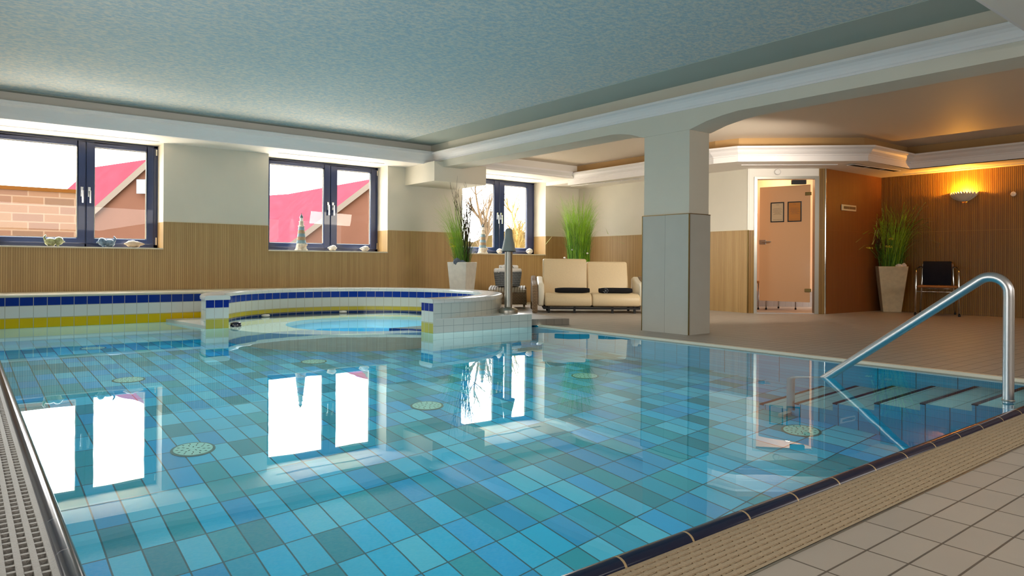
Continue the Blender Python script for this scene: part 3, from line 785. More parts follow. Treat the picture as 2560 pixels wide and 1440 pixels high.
# lounge side soffit ring: polygon strips between walls and inner edge
edge = [(8.62, 9.3), (8.55, 7.4), (8.29, 5.95), (8.36, 5.6), (9.62, 4.43), (10.87, 4.40), (10.87, -2.6)]
wallp = [(9.62, 9.95), (9.6, 7.4), PB, (9.2, 5.9), (9.98, 5.25), (11.6, 5.2), (11.7, -2.6)]
zs0 = 2.135
mb = MB()
wl = [(9.6, 9.95), (9.5, 7.4), (9.22, 6.0), (9.22, 5.97), (10.0, 5.22), (11.6, 5.15), (11.6, -2.6)]
for i in range(len(edge)-1):
    a, b2, c_, d_ = edge[i], edge[i+1], wl[i+1], wl[i]
    za = 2.17 if i == 0 else 2.15 if i == 1 else zs0; zb = 2.15 if i == 0 else zs0
    za = [2.175, 2.16, 2.14, 2.14, 2.13, 2.12, 2.12][i]; zb = [2.175, 2.16, 2.14, 2.14, 2.13, 2.12, 2.12][i+1]
    mb.face([(a[0], a[1], za), (b2[0], b2[1], zb), (c_[0], c_[1], zb), (d_[0], d_[1], za)])
mb.face([(8.62, 9.3, 2.175), (9.6, 9.95, 2.175), (8.65, 9.95, 2.175)])
mb.face([(8.62, 9.3, 2.175), (8.65, 9.95, 2.175), (8.65, 9.95, 2.3), (8.62, 9.3, 2.3)])
o = mb.build('ceiling_soffit_side', M['paintwhite']); struct(o, 'lowered white soffit band around the lounge side', 'ceiling')
cs = [(0, 0), (0, .075), (.012, .08), (.012, .095), (.03, .105), (.055, .125), (.075, .15), (.10, .165), (.118, .17), (.118, .195), (.1, .2), (-.06, .2)]
mb = MB(); crown(mb, [(x, y) for x, y in edge[::-1]], 2.13, cs)
o = mb.build('trim_10', M['trimwhite'], weld=False); struct(o, 'white moulded cornice around the lounge ceiling', 'cornice')
mb = MB(); crown(mb, [(8.5, 9.12), (6.14, 9.12)], 2.235, [(0, 0), (.02, 0), (.03, .03), (.06, .06), (.08, .08), (.085, .105), (-.02, .105)]); 
o = mb.build('trim_11', M['trimwhite'], weld=False); struct(o, 'white cornice above the right window', 'cornice')
mb = MB()
inner = [(8.66, 9.14), (8.62, 7.4), (8.36, 5.97), (8.42, 5.63), (9.66, 4.50), (10.93, 4.47), (10.93, -2.6)]
for a, b2 in zip(inner[:-1], inner[1:]): mb.face([(a[0], a[1], 2.3), (b2[0], b2[1], 2.3), (b2[0], b2[1], 2.47), (a[0], a[1], 2.47)])
mb.face([(6.1, 9.16, 2.3), (8.66, 9.16, 2.3), (8.66, 9.16, 2.47), (6.1, 9.16, 2.47)])
o = mb.build('ceiling_riser', plain('ochre_riser', '#c09a66', .7)); struct(o, 'ochre upstand above the lounge cornice', 'ceiling')

# ------------------------------------------------------------------ air vents
def vent(p, q, z, w_, label, blades=True, n=1):
    d_ = Vector((q[0]-p[0], q[1]-p[1])); L = d_.length; a = math.atan2(d_.y, d_.x)
    t_ = thing('ceiling_vent', label, 'air vent', (p[0], p[1], z), a)
    mb = MB(); mb.box(0, L, -w_/2-.008, -w_/2, -.004, .002); mb.box(0, L, w_/2, w_/2+.008, -.004, .002)
    for k_ in range(n+1): mb.box(L*k_/n-.004, L*k_/n+.004, -w_/2, w_/2, -.004, .002)
    mb.build('frame', M['trimwhite'], t_)
    MB().box(0, L, -w_/2, w_/2, -.0015, .002).build('dark_slot', M['dark'], t_)
vent((.25, 9.85), (2.0, 9.85), 2.249, .02, 'thin slot vent in the soffit above the left window')
vent((3.5, 9.75), (5.15, 9.74), 2.249, .02, 'thin slot vent in the soffit above the middle window')
vent((6.66, 9.6), (8.27, 9.6), 2.234, .03, 'thin slot vent in the soffit above the right window')
vent((8.9, 9.5), (8.97, 7.9), 2.153, .03, 'linear vent in the lounge soffit above the sofa corner', n=4)
vent((8.66, 5.75), (9.63, 4.86), 2.127, .03, 'linear vent with white rim in the soffit in front of the door', n=3)
vent((9.73, 4.72), (10.9, 4.60), 2.118, .10, 'wide slatted vent in the soffit above the wood panelled wall', n=3)
vent((11.35, 4.7), (11.30, .5), 2.118, .02, 'long thin slot vent in the soffit along the amber slatted wall', n=3)

# ------------------------------------------------------------------ door
ang_d = math.atan2(dd.y, dd.x)
dr = thing('door_1', 'satin glass door with steel frame standing ajar', 'door', (dp(.09)[0], dp(.09)[1], 0), ang_d); dr['kind'] = 'structure'
W_ = .92
mb = MB(); mb.box(0, .045, -.012, .10, 0, 2.02); mb.box(W_-.06, W_, -.012, .10, 0, 2.02); mb.box(.045, W_-.06, -.012, .10, 1.98, 2.02)
mb.build('frame', M['steelmatte'], dr, bevel=.002)
mb = MB(); mb.box(.045, W_-.06, -.01, .10, 0, .012); mb.build('threshold', M['steel'], dr)
# leaf, hinged right, swung inwards: world H=(9.80,5.31) far=(9.617,6.04)
Hh = Vector((9.785, 5.335)); Fh = Vector((9.61, 6.05)); lv = Fh-Hh; la = math.atan2(lv.y, lv.x); LL = lv.length
inv = Matrix.Translation((dp(.09)[0], dp(.09)[1], 0)) @ Matrix.Rotation(ang_d, 4, 'Z'); inv = inv.inverted()
T = inv @ frame((Hh.x, Hh.y, 0), la)
mb = MB(); mb.box(0, LL, -.005, .005, .17, 1.90, T=T); lf = mb.build('leaf', M['doorglass'], dr)
def ld(s_, off, z): # point on leaf, off toward camera side (+ local y is left of direction -> check)
    return T @ Vector((s_, off, z))
for z in (1.765, .345): MB().box(-.02, .07, .004, .02, z-.025, z+.025, T=T).build('hinge', M['brass'], lf, bevel=.004)
mb = MB(); mb.box(LL-.10, LL+.0, .005, .02, 1.03, 1.095, T=T); mb.tube([T @ Vector((LL-.06, .02, 1.065)), T @ Vector((LL-.06, .055, 1.065)), T @ Vector((LL-.08, .06, 1.067)), T @ Vector((LL-.19, .06, 1.068))], .008, 8)
mb.build('handle', M['steel'], lf, bevel=.002)
mb = MB(); mb.box(.54, .74, -.005, .05, 1.905, 1.968); mb.build('closer_box', M['black'], dr)
# notices hang on the leaf
def notice(s0, s1, z0, z1, label, bright):
    Tw = frame((Hh.x, Hh.y, 0), la)
    o_ = thing('framed_notice', label, 'notice', Tw @ Vector(((s0+s1)/2, .0065, z0)), la)
    hw = (s1-s0)/2; h = z1-z0
    mb = MB(); f_ = .015
    mb.box(-hw, hw, 0, .008, 0, f_); mb.box(-hw, hw, 0, .008, h-f_, h); mb.box(-hw, -hw+f_, 0, .008, f_, h-f_); mb.box(hw-f_, hw, 0, .008, f_, h-f_)
    mb.build('frame', M['blackframe'], o_)
    pm = plain('notice_paper_'+bright, '#b49a7a' if bright == 'light' else '#a86a30', .12)
    mb = MB(); mb.box(-hw+f_, hw-f_, .001, .004, f_, h-f_)
    for z, wd in ((.86, .25), (.68, .7), (.62, .8), (.56, .66), (.50, .78), (.45, .5), (.39, .7), (.12, .8)):
        w2 = (hw-f_)*wd
        for k_ in range(14):
            xx = -w2+2*w2*k_/14
            mb.box(xx, xx+2*w2/14*random.uniform(.5, .9), .004, .0046, z*h, z*h+.0045, 1)
    mb.build('sheet', [pm, M['print']], o_)
notice(.37, .57, 1.36, 1.66, 'black framed pale text notice on the glass door, left one', 'light')
notice(.12, .32, 1.36, 1.66, 'black framed amber text notice on the glass door, right one by the hinges', 'amber')
# room behind
fw = Vector((.6198, .7848)); rt = Vector((.7848, -.6198))
def dl(d_, l_): p = fw*d_+rt*l_; return (p.x, p.y)
a, b2 = dl(12.0, 2.6), dl(12.0, 6.5)
mb = MB(); mb.face([(a[0], a[1], 0), (b2[0], b2[1], 0), (b2[0], b2[1], .26), (a[0], a[1], .26)], 1, [(0, 0), (3.9, 0), (3.9, .26), (0, .26)])
mb.face([(a[0], a[1], .26), (b2[0], b2[1], .26), (b2[0], b2[1], 2.4), (a[0], a[1], 2.4)], 0)
o = mb.build('wall_anteroom', [M['innerwall'], M['greytilelow']]); struct(o, 'peach wall of the room behind the glass door', 'wall')
p = dl(11.35, 3.95); bn = thing('bench', 'small bench with thin legs seen below the ajar glass door', 'bench', (p[0], p[1], 0), R(-38))
MB().box(-.05, .65, -.2, .2, .42, .46).build('seat', M['wood'], bn, bevel=.005)
for x, y in ((0, -.15), (.12, -.17), (.6, -.15), (.45, .17), (0, .17)):
    mb = MB(); mb.tube([(x, y, .42), (x, y, .012)], .011, 8); lg_ = mb.build('leg', M['steel'], bn, smooth=True)
    mb = MB(); mb.lathe([(.014, 0), (.016, .015), (.012, .03)], 10, (x, y, 0)); mb.build('foot', M['black'], lg_)

# smoke detector over the door
Tn = frame((dp(.42)[0], dp(.42)[1], 2.085), ang_d)
mb = MB(); mb.lathe([(.045, 0), (.045, .02), (.036, .033), (.01, .036)], 28, T=Matrix.Rotation(R(90), 4, 'X')); o = mb.build('smoke_detector', M['petal'], smooth=True, angle=40)
o.matrix_world = Tn; tag(o, 'round white detector on the wall above the glass door', 'detector')
# switch panel on side wall
sw = thing('switch_panel', 'small cream strip panel with a row of brown buttons on the wood wall', 'switch panel', (10.345, 5.155, 1.585), math.atan2(-.07, 1.62))
MB().box(0, .405, -.014, 0, -.045, .045).build('plate', M['blanksign'], sw, bevel=.004)
for k_ in range(9): MB().box(.045+k_*.038, .045+k_*.038+.027, -.018, -.012, -.020, .020).build('button', M['switch'], sw)
# round knob on far wall
mb = MB(); mb.lathe([(.032, 0), (.034, .012), (.026, .02), (.014, .022), (.012, .03)], 24, T=Matrix.Rotation(R(-90), 4, 'Y')); o = mb.build('wall_button', M['petal'], smooth=True, angle=35); o.location = (11.548, 3.322, 1.728)
tag(o, 'small round pale button on the amber wall right of the shell lamp', 'wall button')
# wall clock
ck = thing('wall_clock', 'round wall clock mostly hidden behind the pillar', 'clock', (9.40, 8.16, 1.905), R(-94.9))
mb = MB(); T = Matrix.Rotation(R(90), 4, 'X'); mb.lathe([(.13, 0), (.13, .02), (.12, .028)], 36, T=T); mb.build('rim', M['chrome'], ck, smooth=True, angle=40)
MB().lathe([(.118, .0), (.118, .029)], 36, T=T).build('face', M['petal'], ck)
mb = MB(); mb.box(-.004, .004, -.034, -.031, 0, .09); mb.box(0, .06, -.034, -.031, -.004, .004); mb.build('hands', M['black'], ck)

# scallop wall lamp
sc = thing('shell_wall_lamp', 'cream scallop shell wall lamp glowing amber upward', 'wall lamp', (11.548, 3.93, 1.66), 0)
mb = MB(); NU, NV = 44, 8; grid = []
for j in range(NV+1):
    tt = j/NV; row = []
    for i in range(NU+1):
        s_ = -1+2*i/NU
        w0 = .035+(.187-.035)*math.sin(tt*PI/2)**.9
        rib = .014*tt*math.cos(i*PI*2/4)
        y = s_*w0
        dep = (.02+.105*tt**.8)*math.sqrt(max(0, 1-s_*s_))**.9 + rib*(1-abs(s_)**3)
        z = .135*tt**1.1 + .018*tt*math.cos(i*PI*2/4) - .015*abs(s_)*tt
        row.append((-max(.001, dep), y, z))
    grid.append(row)
for j in range(NV):
    for i in range(NU): mb.face([grid[j][i], grid[j][i+1], grid[j+1][i+1], grid[j+1][i]])
o = mb.build('scallop_shade', M['caster'], sc, smooth=True, weld=True); sm = o.modifiers.new('s', 'SOLIDIFY'); sm.thickness = .006
mb = MB(); mb.blob((-.05, 0, .065), (.018, .018, .022)); bl = mb.build('bulb', plain('amber_bulb', '#ffb050', .3, emit='#ff9020', es=6), sc, smooth=True)

# ------------------------------------------------------------------ furniture
# sofa
sp = Vector(dl(10.12, 1.16)); sa = math.atan2(-.6198, .7848)
sf = thing('loveseat', 'cream leather two seat relax sofa with wicker sides, left of the pillar', 'sofa', (sp.x, sp.y, 0), sa)
def cushion(mb, x0, x1, prof):
    """prof (y,z) outline extruded along x"""
    n = len(prof)
    mb.face([(x0, y, z) for y, z in prof]); mb.face([(x1, y, z) for y, z in prof][::-1])
    for i in range(n):
        a, b2 = prof[i], prof[(i+1) % n]
        mb.face([(x0, b2[0], b2[1]), (x0, a[0], a[1]), (x1, a[0], a[1]), (x1, b2[0], b2[1])])
for x0, x1, nm in ((-.685, .0, 0), (.004, .70, 1)):
    mb = MB(); cushion(mb, x0, x1, [(-.03, .10), (-.05, .16), (-.045, .22), (-.01, .265), (.06, .285), (.3, .285), (.62, .255), (.64, .12), (.3, .10)][::-1])
    mb.build('seat_cushion', M['leather'], sf, smooth=True, bevel=.03, seg=4)
for x0, x1, lean, zt in ((-.685, -.015, .10, .785), (.0, .62, .17, .745)):
    mb = MB(); cushion(mb, x0, x1, [(.52, .25), (.52+lean, zt-.03), (.54+lean, zt), (.60+lean, zt+.005), (.66+lean, zt-.02), (.70, .25), (.68, .12), (.56, .12)][::-1])
    mb.build('back_cushion', M['leather'], sf, smooth=True, bevel=.025, seg=4)
for s_ in (-1, 1):
    x0, x1 = sorted((s_*.69, s_*.785))
    mb = MB(); cushion(mb, x0, x1, [(0, .10), (-.03, .22), (-.025, .34), (.0, .405), (.06, .435), (.2, .44), (.45, .47), (.62, .52), (.74, .50), (.74, .10)][::-1])
    mb.build('arm_pad', M['leatherarm'], sf, smooth=True, bevel=.028, seg=4)
    x0, x1 = sorted((s_*.787, s_*.865))
    mb = MB(); cushion(mb, x0, x1, [(.0, 0), (-.045, .0), (-.07, .18), (-.06, .32), (-.02, .40), (.05, .425), (.2, .425), (.45, .455), (.64, .53), (.80, .50), (.86, .3), (.87, 0), (.83, 0), (.78, .12), (.4, .13), (.06, .13)][::-1])
    mb.build('wicker_side', M['wicker'], sf, bevel=.02, seg=3)
mb = MB(); mb.box(-.66, .68, 0, .03, .055, .085); mb.box(-.66, .68, .55, .58, .055, .085); mb.box(-.70, -.66, 0, .58, .055, .1); mb.box(.68, .70, 0, .58, .055, .1)
mb.build('under_frame', M['black'], sf)
for x, y in ((-.62, .02), (-.25, .02), (.3, .02), (.62, .02), (-.62, .56), (.62, .56)):
    MB().box(x-.016, x+.016, y-.016, y+.016, 0, .10).build('leg', M['black'], sf)
# rolled towels on sofa
def roll(name, x0, x1, y, z, r, mat, label, logo=False, grp=None):
    T = frame((sp.x, sp.y, 0), sa)
    t_ = thing(name, label, 'towel', T @ Vector(((x0+x1)/2, y, z)), sa, grp)
    L = (x1-x0)/2; mb = MB(); n = 22; k0 = len(mb.v); m_ = 12
    rings = []
    for i in range(m_+1):
        xx = -L+2*L*i/m_; rr = r*(1-.25*abs(2*i/m_-1)**6); ring = []
        for j in range(n):
            a = 2*PI*j/n; q = 1+.04*math.sin(a*3+i*.9)+.03*math.sin(a*5+i)
            ring.append((xx, rr*1.25*q*cos(a), rr*.85*q*sin(a)))
        rings.append(ring)
    for i in range(m_):
        for j in range(n): mb.face([rings[i][j], rings[i+1][j], rings[i+1][(j+1) % n], rings[i][(j+1) % n]][::-1])
    mb.face(rings[0][::-1][::-1]); mb.face(rings[-1][::-1])
    mb.build('roll', mat, t_, smooth=True, weld=True, angle=60)
    mb = MB(); pth = []
    for k_ in range(40):
        a = k_*.42; rr = r*(.15+.75*k_/40); pth.append((-L-.003, rr*1.1*cos(a), rr*.8*sin(a)))
    mb.tube(pth, .004, 5); mb.build('rolled_edge', mat, t_, smooth=True)
    if logo:
        mb = MB(); cx = -L+.09
        pth = [(cx+.032*cos(a), -r*1.27*math.sqrt(max(0, 1-(.036*sin(a)/(r*.9))**2))-.002, .036*sin(a)) for a in [R(-150+ i*270/24) for i in range(25)]]
        mb.tube(pth, .0018, 5)
        yy = -r*1.29
        for q in ([(cx-.012, .022), (cx-.012, -.022)], [(cx-.012, -.005), (cx+.016, .016)], [(cx-.005, 0), (cx+.018, -.022)], [(cx-.04, -.012), (cx-.012, -.022)]):
            mb.tube([(q[0][0], yy, q[0][1]), (q[1][0], yy, q[1][1])], .0018, 5)
        mb.build('embroidered_emblem', plain('grey_thread', '#9aa0aa', .8), t_)
roll('rolled_towel', -.52, -.02, .14, .325, .047, M['blacktowel'], 'rolled black towel on the left sofa seat', grp=None)
roll('rolled_towel', .12, .60, .12, .325, .05, M['blacktowel'], 'rolled black towel with a grey round emblem on the right sofa seat', logo=True)

# side table / footstool
tp = Vector(dl(11.25, -.07)); ft = thing('wicker_side_table', 'low grey brown wicker table between the shower post and the sofa', 'side table', (tp.x, tp.y, 0), R(-40))
Wt, Dt = .30, .28
mb = MB()
mb.box(-Wt, Wt, -Dt, -Dt+.03, .07, .285); mb.box(-Wt, Wt, Dt-.03, Dt, .07, .33); mb.box(-Wt, -Wt+.03, -Dt, Dt, .07, .30); mb.box(Wt-.03, Wt, -Dt, Dt, .07, .30)
mb.build('woven_apron', M['wicker'], ft, bevel=.01)
mb = MB()
for k_ in range(14):
    x = -Wt+.01+k_*(2*Wt-.02)/14
    cushion(mb, x, x+.034, [(-Dt-.01, .27), (-Dt+.02, .30), (-Dt+.1, .33), (Dt-.1, .345), (Dt+.01, .35), (Dt+.01, .33), (-Dt+.1, .31), (-Dt, .255)])
mb.build('slatted_top', plain('taupe_slats', '#a39784', .5), ft, bevel=.004)
for x, y in ((-Wt+.03, -Dt+.03), (Wt-.03, -Dt+.03), (-Wt+.03, Dt-.03), (Wt-.03, Dt-.03)):
    mb = MB(); mb.tube([(x, y, .1), (x, y, .02)], .018, 10, r1=.014); l_ = mb.build('leg', M['wicker'], ft)
    MB().lathe([(.014, 0), (.015, .022)], 12, (x, y, 0)).build('foot_cap', M['steelmatte'], l_)
# basket
bk = thing('woven_basket', 'grey woven basket full of white towels on the wicker table', 'basket', (tp.x+.01, tp.y+.01, .345), R(-40+24))
mb = MB(); b0, b1, h = .135, .16, .235
def frus(mb, b0, c0, b1, c1, z0, z1, mi=0):
    A = [(-b0, -c0, z0), (b0, -c0, z0), (b0, c0, z0), (-b0, c0, z0)]; B = [(-b1, -c1, z1), (b1, -c1, z1), (b1, c1, z1), (-b1, c1, z1)]
    for i in range(4): mb.face([A[i], A[(i+1) % 4], B[(i+1) % 4], B[i]], mi, [(i*.3, z0), (i*.3+2*b1, z0), (i*.3+2*b1, z1), (i*.3, z1)])
    mb.face(A[::-1], mi); return B
frus(mb, .165, .12, .19, .145, 0, h); mb.face([(-.19, -.145, h-.02), (.19, -.145, h-.02), (.19, .145, h-.02), (-.19, .145, h-.02)])
mb.build('body', M['basket'], bk, bevel=.008)
for s_ in (-1, 1):
    mb = MB(); mb.tube([(x_, s_*.08, z_) for x_, z_ in [(-.10+.2*i/12, h+.13*math.sin(PI*i/12)+.0) for i in range(13)]], .005, 6); mb.build('handle', M['greymetal'], bk, smooth=True)
Tb = frame((bk.location.x, bk.location.y, .345), R(-40+24))
def wtowel(x, y, z, L, r, a, label):
    o_ = MB(); pth = [(-L/2, 0, 0), (-L/2+.01, 0, 0), (0, 0, .002), (L/2-.01, 0, 0), (L/2, 0, 0)]
    o_.tube(pth, [r*.8, r, r*1.03, r, r*.8], 18); m_ = o_.build('rolled_towel', M['whitetowel'], smooth=True, angle=60)
    m_.location = Tb @ Vector((x, y, z)); m_.rotation_euler = (0, 0, R(-16)+a); tag(m_, label, 'towel', 'white towels in the basket'); return m_
wtowel(-.0, -.085, h+.018, .40, .036, .05, 'white rolled towel lying across the front rim of the grey basket')
wtowel(.0, -.01, h+.018, .40, .036, -.04, 'white rolled towel lying across the middle of the grey basket')
wtowel(.0, .075, h+.018, .40, .036, .02, 'white rolled towel at the back of the grey basket')
wtowel(.02, -.045, h+.075, .28, .032, .1, 'white rolled towel on top of the pile in the basket, front one')
wtowel(.01, .03, h+.075, .28, .032, -.08, 'white rolled towel on top of the pile in the basket, back one')

# bistro armchair
ch = thing('armchair', 'aluminium tube armchair with rattan seat and a dark towel over the back', 'chair', (10.96, 4.07, 0), R(-70.3))
for s_ in (-1, 1):
    mb = MB()
    P = [(s_*.27, .0, .012), (s_*.262, .02, .40), (s_*.262, .03, .56), (s_*.262, .05, .62), (s_*.262, .09, .65), (s_*.26, .25, .68), (s_*.235, .38, .70), (s_*.20, .44, .70)]
    mb.tube(P, .0125, 10); mb.build('front_leg_and_arm', M['chrome'], ch, smooth=True)
    mb = MB(); mb.tube([(s_*.22, .50, .012), (s_*.20, .42, .42), (s_*.19, .47, .74), (s_*.17, .48, .77)], .012, 10); mb.build('rear_leg', M['chrome'], ch, smooth=True)
    MB().lathe([(.016, 0), (.016, .03)], 10, (s_*.27, 0, 0)).build('foot_cap', M['black'], ch); MB().lathe([(.015, 0), (.015, .03)], 10, (s_*.22, .50, 0)).build('foot_cap', M['black'], ch)
MB().tube([(-.264, .015, .345), (.264, .015, .345)], .008, 8).build('stretcher', M['chrome'], ch, smooth=True); MB().tube([(-.2, .42, .38), (.2, .42, .38)], .008, 8).build('stretcher', M['chrome'], ch, smooth=True)
mb = MB(); cushion(mb, -.245, .245, [(0, .40), (-.01, .42), (.01, .435), (.25, .425), (.44, .43), (.45, .415), (.25, .405)][::-1]); mb.build('seat', M['rattan'], ch, smooth=True, bevel=.008)
mb = MB(); mb.box(-.19, .19, .455, .475, .50, .76, 0); mb.build('backrest', M['rattan'], ch, bevel=.006)
mb = MB()
cushion(mb, -.185, .175, [(.425, .43), (.415, .60), (.425, .74), (.45, .785), (.485, .785), (.505, .74), (.50, .55), (.49, .55), (.485, .70), (.455, .765), (.44, .70), (.435, .44)][::-1])
tw = mb.build('draped_towel', M['navytowel'], smooth=True, bevel=.006); tw.location = (10.96, 4.07, 0); tw.rotation_euler = (0, 0, R(-70.3))
tag(tw, 'dark navy towel draped over the back of the armchair', 'towel')
mb = MB(); cushion(mb, -.14, .13, [(.12, .436), (.10, .445), (.3, .455), (.42, .452), (.42, .436)][::-1]); cushion(mb, .0, .1, [(.40, .30), (.39, .39), (.42, .40), (.43, .31)][::-1])

# ------------------------------------------------------------------ planters
def grass_mb(n, h0, h1, spread, droop, r0, bias=(0, 0), wid=.004, seg=9, lean=0):
    mb = MB()
    for i in range(n):
        a = random.uniform(0, 2*PI); rr = r0*math.sqrt(random.random()); bx, by = rr*cos(a), rr*sin(a)
        h = random.uniform(h0, h1); a2 = a+random.uniform(-.9, .9); dx, dy = cos(a2), sin(a2)
        s_ = spread*random.uniform(.2, 1); dr_ = droop*random.random()**1.3; tip = random.uniform(0, .07)
        w_ = wid*random.uniform(.6, 1.2); px_, py_ = -dy*w_, dx*w_
        if random.random() < .5: px_, py_ = w_*.78, -w_*.62
        prev = None
        for k_ in range(seg+1):
            t_ = k_/seg; o_ = s_*t_**1.6 + dr_*t_**3 + tip*t_**5*1.6
            x = bx+dx*o_+bias[0]*t_; y = by+dy*o_+bias[1]*t_; z = h*(t_ - dr_*1.0*t_**4*1.1) - tip*t_**8*1.3
            ww = 1-t_*.85; cur = ((x-px_*ww, y-py_*ww, z), (x+px_*ww, y+py_*ww, z))
            if prev: mb.face([prev[0], prev[1], cur[1], cur[0]])
            prev = cur
    return mb
def pot_mb(mb, b0, b1, h):
    frus(mb, b0, b0, b1, b1, 0, h)
    t_ = b1-.025
    A = [(-b1, -b1, h), (b1, -b1, h), (b1, b1, h), (-b1, b1, h)]; B = [(-t_, -t_, h), (t_, -t_, h), (t_, t_, h), (-t_, t_, h)]; D = [(x, y, h-.05) for x, y, z in B]
    for i in range(4):
        j = (i+1) % 4; mb.face([A[i], A[j], B[j], B[i]]); mb.face([B[i], B[j], D[j], D[i]])
    return mb
def umbel(mb, x, y, z, r):
    for _ in range(16):
        a = random.uniform(0, 2*PI); q = r*math.sqrt(random.random()); mb.blob((x+q*cos(a), y+q*sin(a), z+random.uniform(-.01, .015)), (.009, .009, .007), n=6)
def planter(loc, rot, bt, bb, h, mat, label, gkw, extra=None, lim=None):
    t_ = thing('potted_grass', label, 'planter', loc, rot)
    pot_mb(MB(), bb, bt, h).build('pot', mat, t_, bevel=.008)
    s_ = bt-.03; MB().box(-s_, s_, -s_, s_, h-.07, h-.03).build('soil', M['soil'], t_)
    W_l = Matrix.Translation(loc) @ Matrix.Rotation(rot, 4, 'Z') @ Matrix.Translation((0, 0, h-.04)); W_i = W_l.inverted()
    for nm, mt, kw in gkw:
        gm = grass_mb(**kw)
        if lim:
            nv = []
            for v_ in gm.v:
                p = W_l @ Vector(v_)
                if p.x > lim[0]: p.x = lim[0]-.03*random.random()
                if p.y > lim[1]: p.y = lim[1]-.03*random.random()
                nv.append(tuple(W_i @ p))
            gm.v = nv
        g_ = gm.build(nm, M[mt], t_); g_.location = (0, 0, h-.04)
    if extra: extra(t_, h)
    return t_
def fan(mb, x, y, z0, length, n, spread, dirx=0):
    """bare branching twig"""
    def br(p, d_, l_, r_, dep):
        segs_ = 3; pts = [p]
        for k_ in range(segs_):
            d2 = (d_+Vector((random.uniform(-.12, .12), random.uniform(-.12, .12), .04))).normalized(); pts.append(pts[-1]+d2*l_/segs_); d_ = d2
        mb.tube(pts, r_, 5, r1=r_*.55, cap=False)
        if dep > 0:
            for q in range(random.choice((2, 3))):
                k_ = random.choice((1, 2, 3)); dn = (d_+Vector((random.uniform(-spread, spread), random.uniform(-spread, spread), random.uniform(0, .3)))).normalized()
                br(pts[k_], dn, l_*random.uniform(.5, .75), r_*.55, dep-1)
    for _ in range(n):
        br(Vector((x+random.uniform(-.04, .04), y+random.uniform(-.04, .04), z0)), Vector((random.uniform(-.12, .12)+dirx, random.uniform(-.12, .12), 1)).normalized(), length, .0095, 3)
r_ang = math.atan2(-.6198, .7848)      # local x = camera right
# planter 1 (left of window 3)
def ex1(t_, h):
    mb = MB(); fan(mb, .09, -.02, h-.04, .58, 9, .35); mb.build('bare_twigs', M['twig'], t_)
    mb = MB(); mb.blob((-.02, -.13, h), (.06, .05, .06), bumpy=.15); mb.blob((.06, -.12, h-.01), (.07, .04, .04), bumpy=.15); mb.build('stones', M['stone'], t_)
    mb = MB(); umbel(mb, -.13, -.10, h+.36, .05); umbel(mb, -.10, -.12, h+.24, .04); umbel(mb, -.16, -.05, h+.27, .03)
    for x, y, z in ((-.13, -.10, .36), (-.10, -.12, .24), (-.16, -.05, .27)): mb.tube([(x*.5, y*.5, h-.03), (x, y, h+z)], .002, 5)
    mb.build('yellow_umbels', M['umbel'], t_)
p1 = Vector(dl(10.75, -.765))
P1 = planter((p1.x, p1.y, 0), r_ang+R(-26), .17, .115, .73, M['pot'], 'white tapered pot with tall green grass and bare twigs left of the right window',
    [('tall_grass', 'grass', dict(n=230, h0=.75, h1=1.22, spread=.12, droop=.35, r0=.11, bias=(-.17, -.06))),
     ('low_grass', 'grassd', dict(n=170, h0=.25, h1=.55, spread=.16, droop=.2, r0=.13)),
     ('pale_plumes', 'grassp', dict(n=60, h0=.6, h1=1.15, spread=.3, droop=.62, r0=.11, bias=(-.15, .04), wid=.003))], ex1, lim=(9, 9.88))
# planter 2 behind sofa
p2 = Vector(dl(12.5, 1.19))
def ex2(t_, h):
    mb = MB()
    for x, y, z in ((.10, -.12, .25), (.14, -.14, .2), (.06, -.13, .22), (-.12, -.14, .26), (-.26, -.14, .12)): mb.blob((x, y, h+z), (.022, .018, .016), n=8)
    mb.build('white_blossoms', M['petal'], t_)
planter((p2.x, p2.y, 0), r_ang, .17, .12, .70, M['pot'], 'tall dense green grass planter in the corner behind the sofa',
    [('tall_grass', 'grass', dict(n=520, h0=.95, h1=1.4, spread=.14, droop=.22, r0=.19, wid=.0055)),
     ('low_grass', 'grassd', dict(n=300, h0=.4, h1=.95, spread=.12, droop=.1, r0=.20, wid=.0055)),
     ('pale_plumes', 'grassp', dict(n=60, h0=.6, h1=1.25, spread=.38, droop=.6, r0=.12, wid=.003))], ex2, lim=(9.36, 9.88))
# planter 3 (right corner)
p3 = Vector(dl(10.87, 5.90))
def ex3(t_, h):
    mb = MB(); umbel(mb, -.32, -.1, h+.28, .045); umbel(mb, -.02, -.14, h+.42, .05); umbel(mb, -.06, -.16, h+.30, .05)
    mb.build('yellow_umbels', M['umbel'], t_)
    mb = MB()
    for x, y, z in ((-.32, -.1, .28), (-.02, -.14, .42), (-.06, -.16, .30)): mb.tube([(x*.3, y*.5, h-.03), (x*.7, y, h+z*.6), (x, y, h+z)], .0025, 5)
    mb.build('umbel_stems', M['grassd'], t_)
    mb = MB(); mb.blob((.08, -.17, h+.01), (.05, .02, .03), bumpy=.2); mb.blob((.15, -.16, h+.015), (.035, .02, .035), bumpy=.2); mb.build('pale_shells', M['shell'], t_)
    mb = MB(); fan(mb, -.12, .0, h-.04, .34, 2, .3, -.1); mb.build('bare_twigs', M['twig'], t_)
planter((p3.x, p3.y, 0), r_ang+R(-20), .205, .125, .705, M['pot3'], 'beige tapered pot with loose green grass and yellow flowers in the right corner',
    [('tall_grass', 'grass', dict(n=190, h0=.7, h1=1.16, spread=.18, droop=.32, r0=.13, bias=(.08, 0))),
     ('low_grass', 'grassd', dict(n=200, h0=.25, h1=.6, spread=.12, droop=.15, r0=.17)),
     ('pale_plumes', 'grassp', dict(n=34, h0=.6, h1=1.15, spread=.35, droop=.62, r0=.1, bias=(.12, 0), wid=.0022))], ex3, lim=(11.5, 5.06))

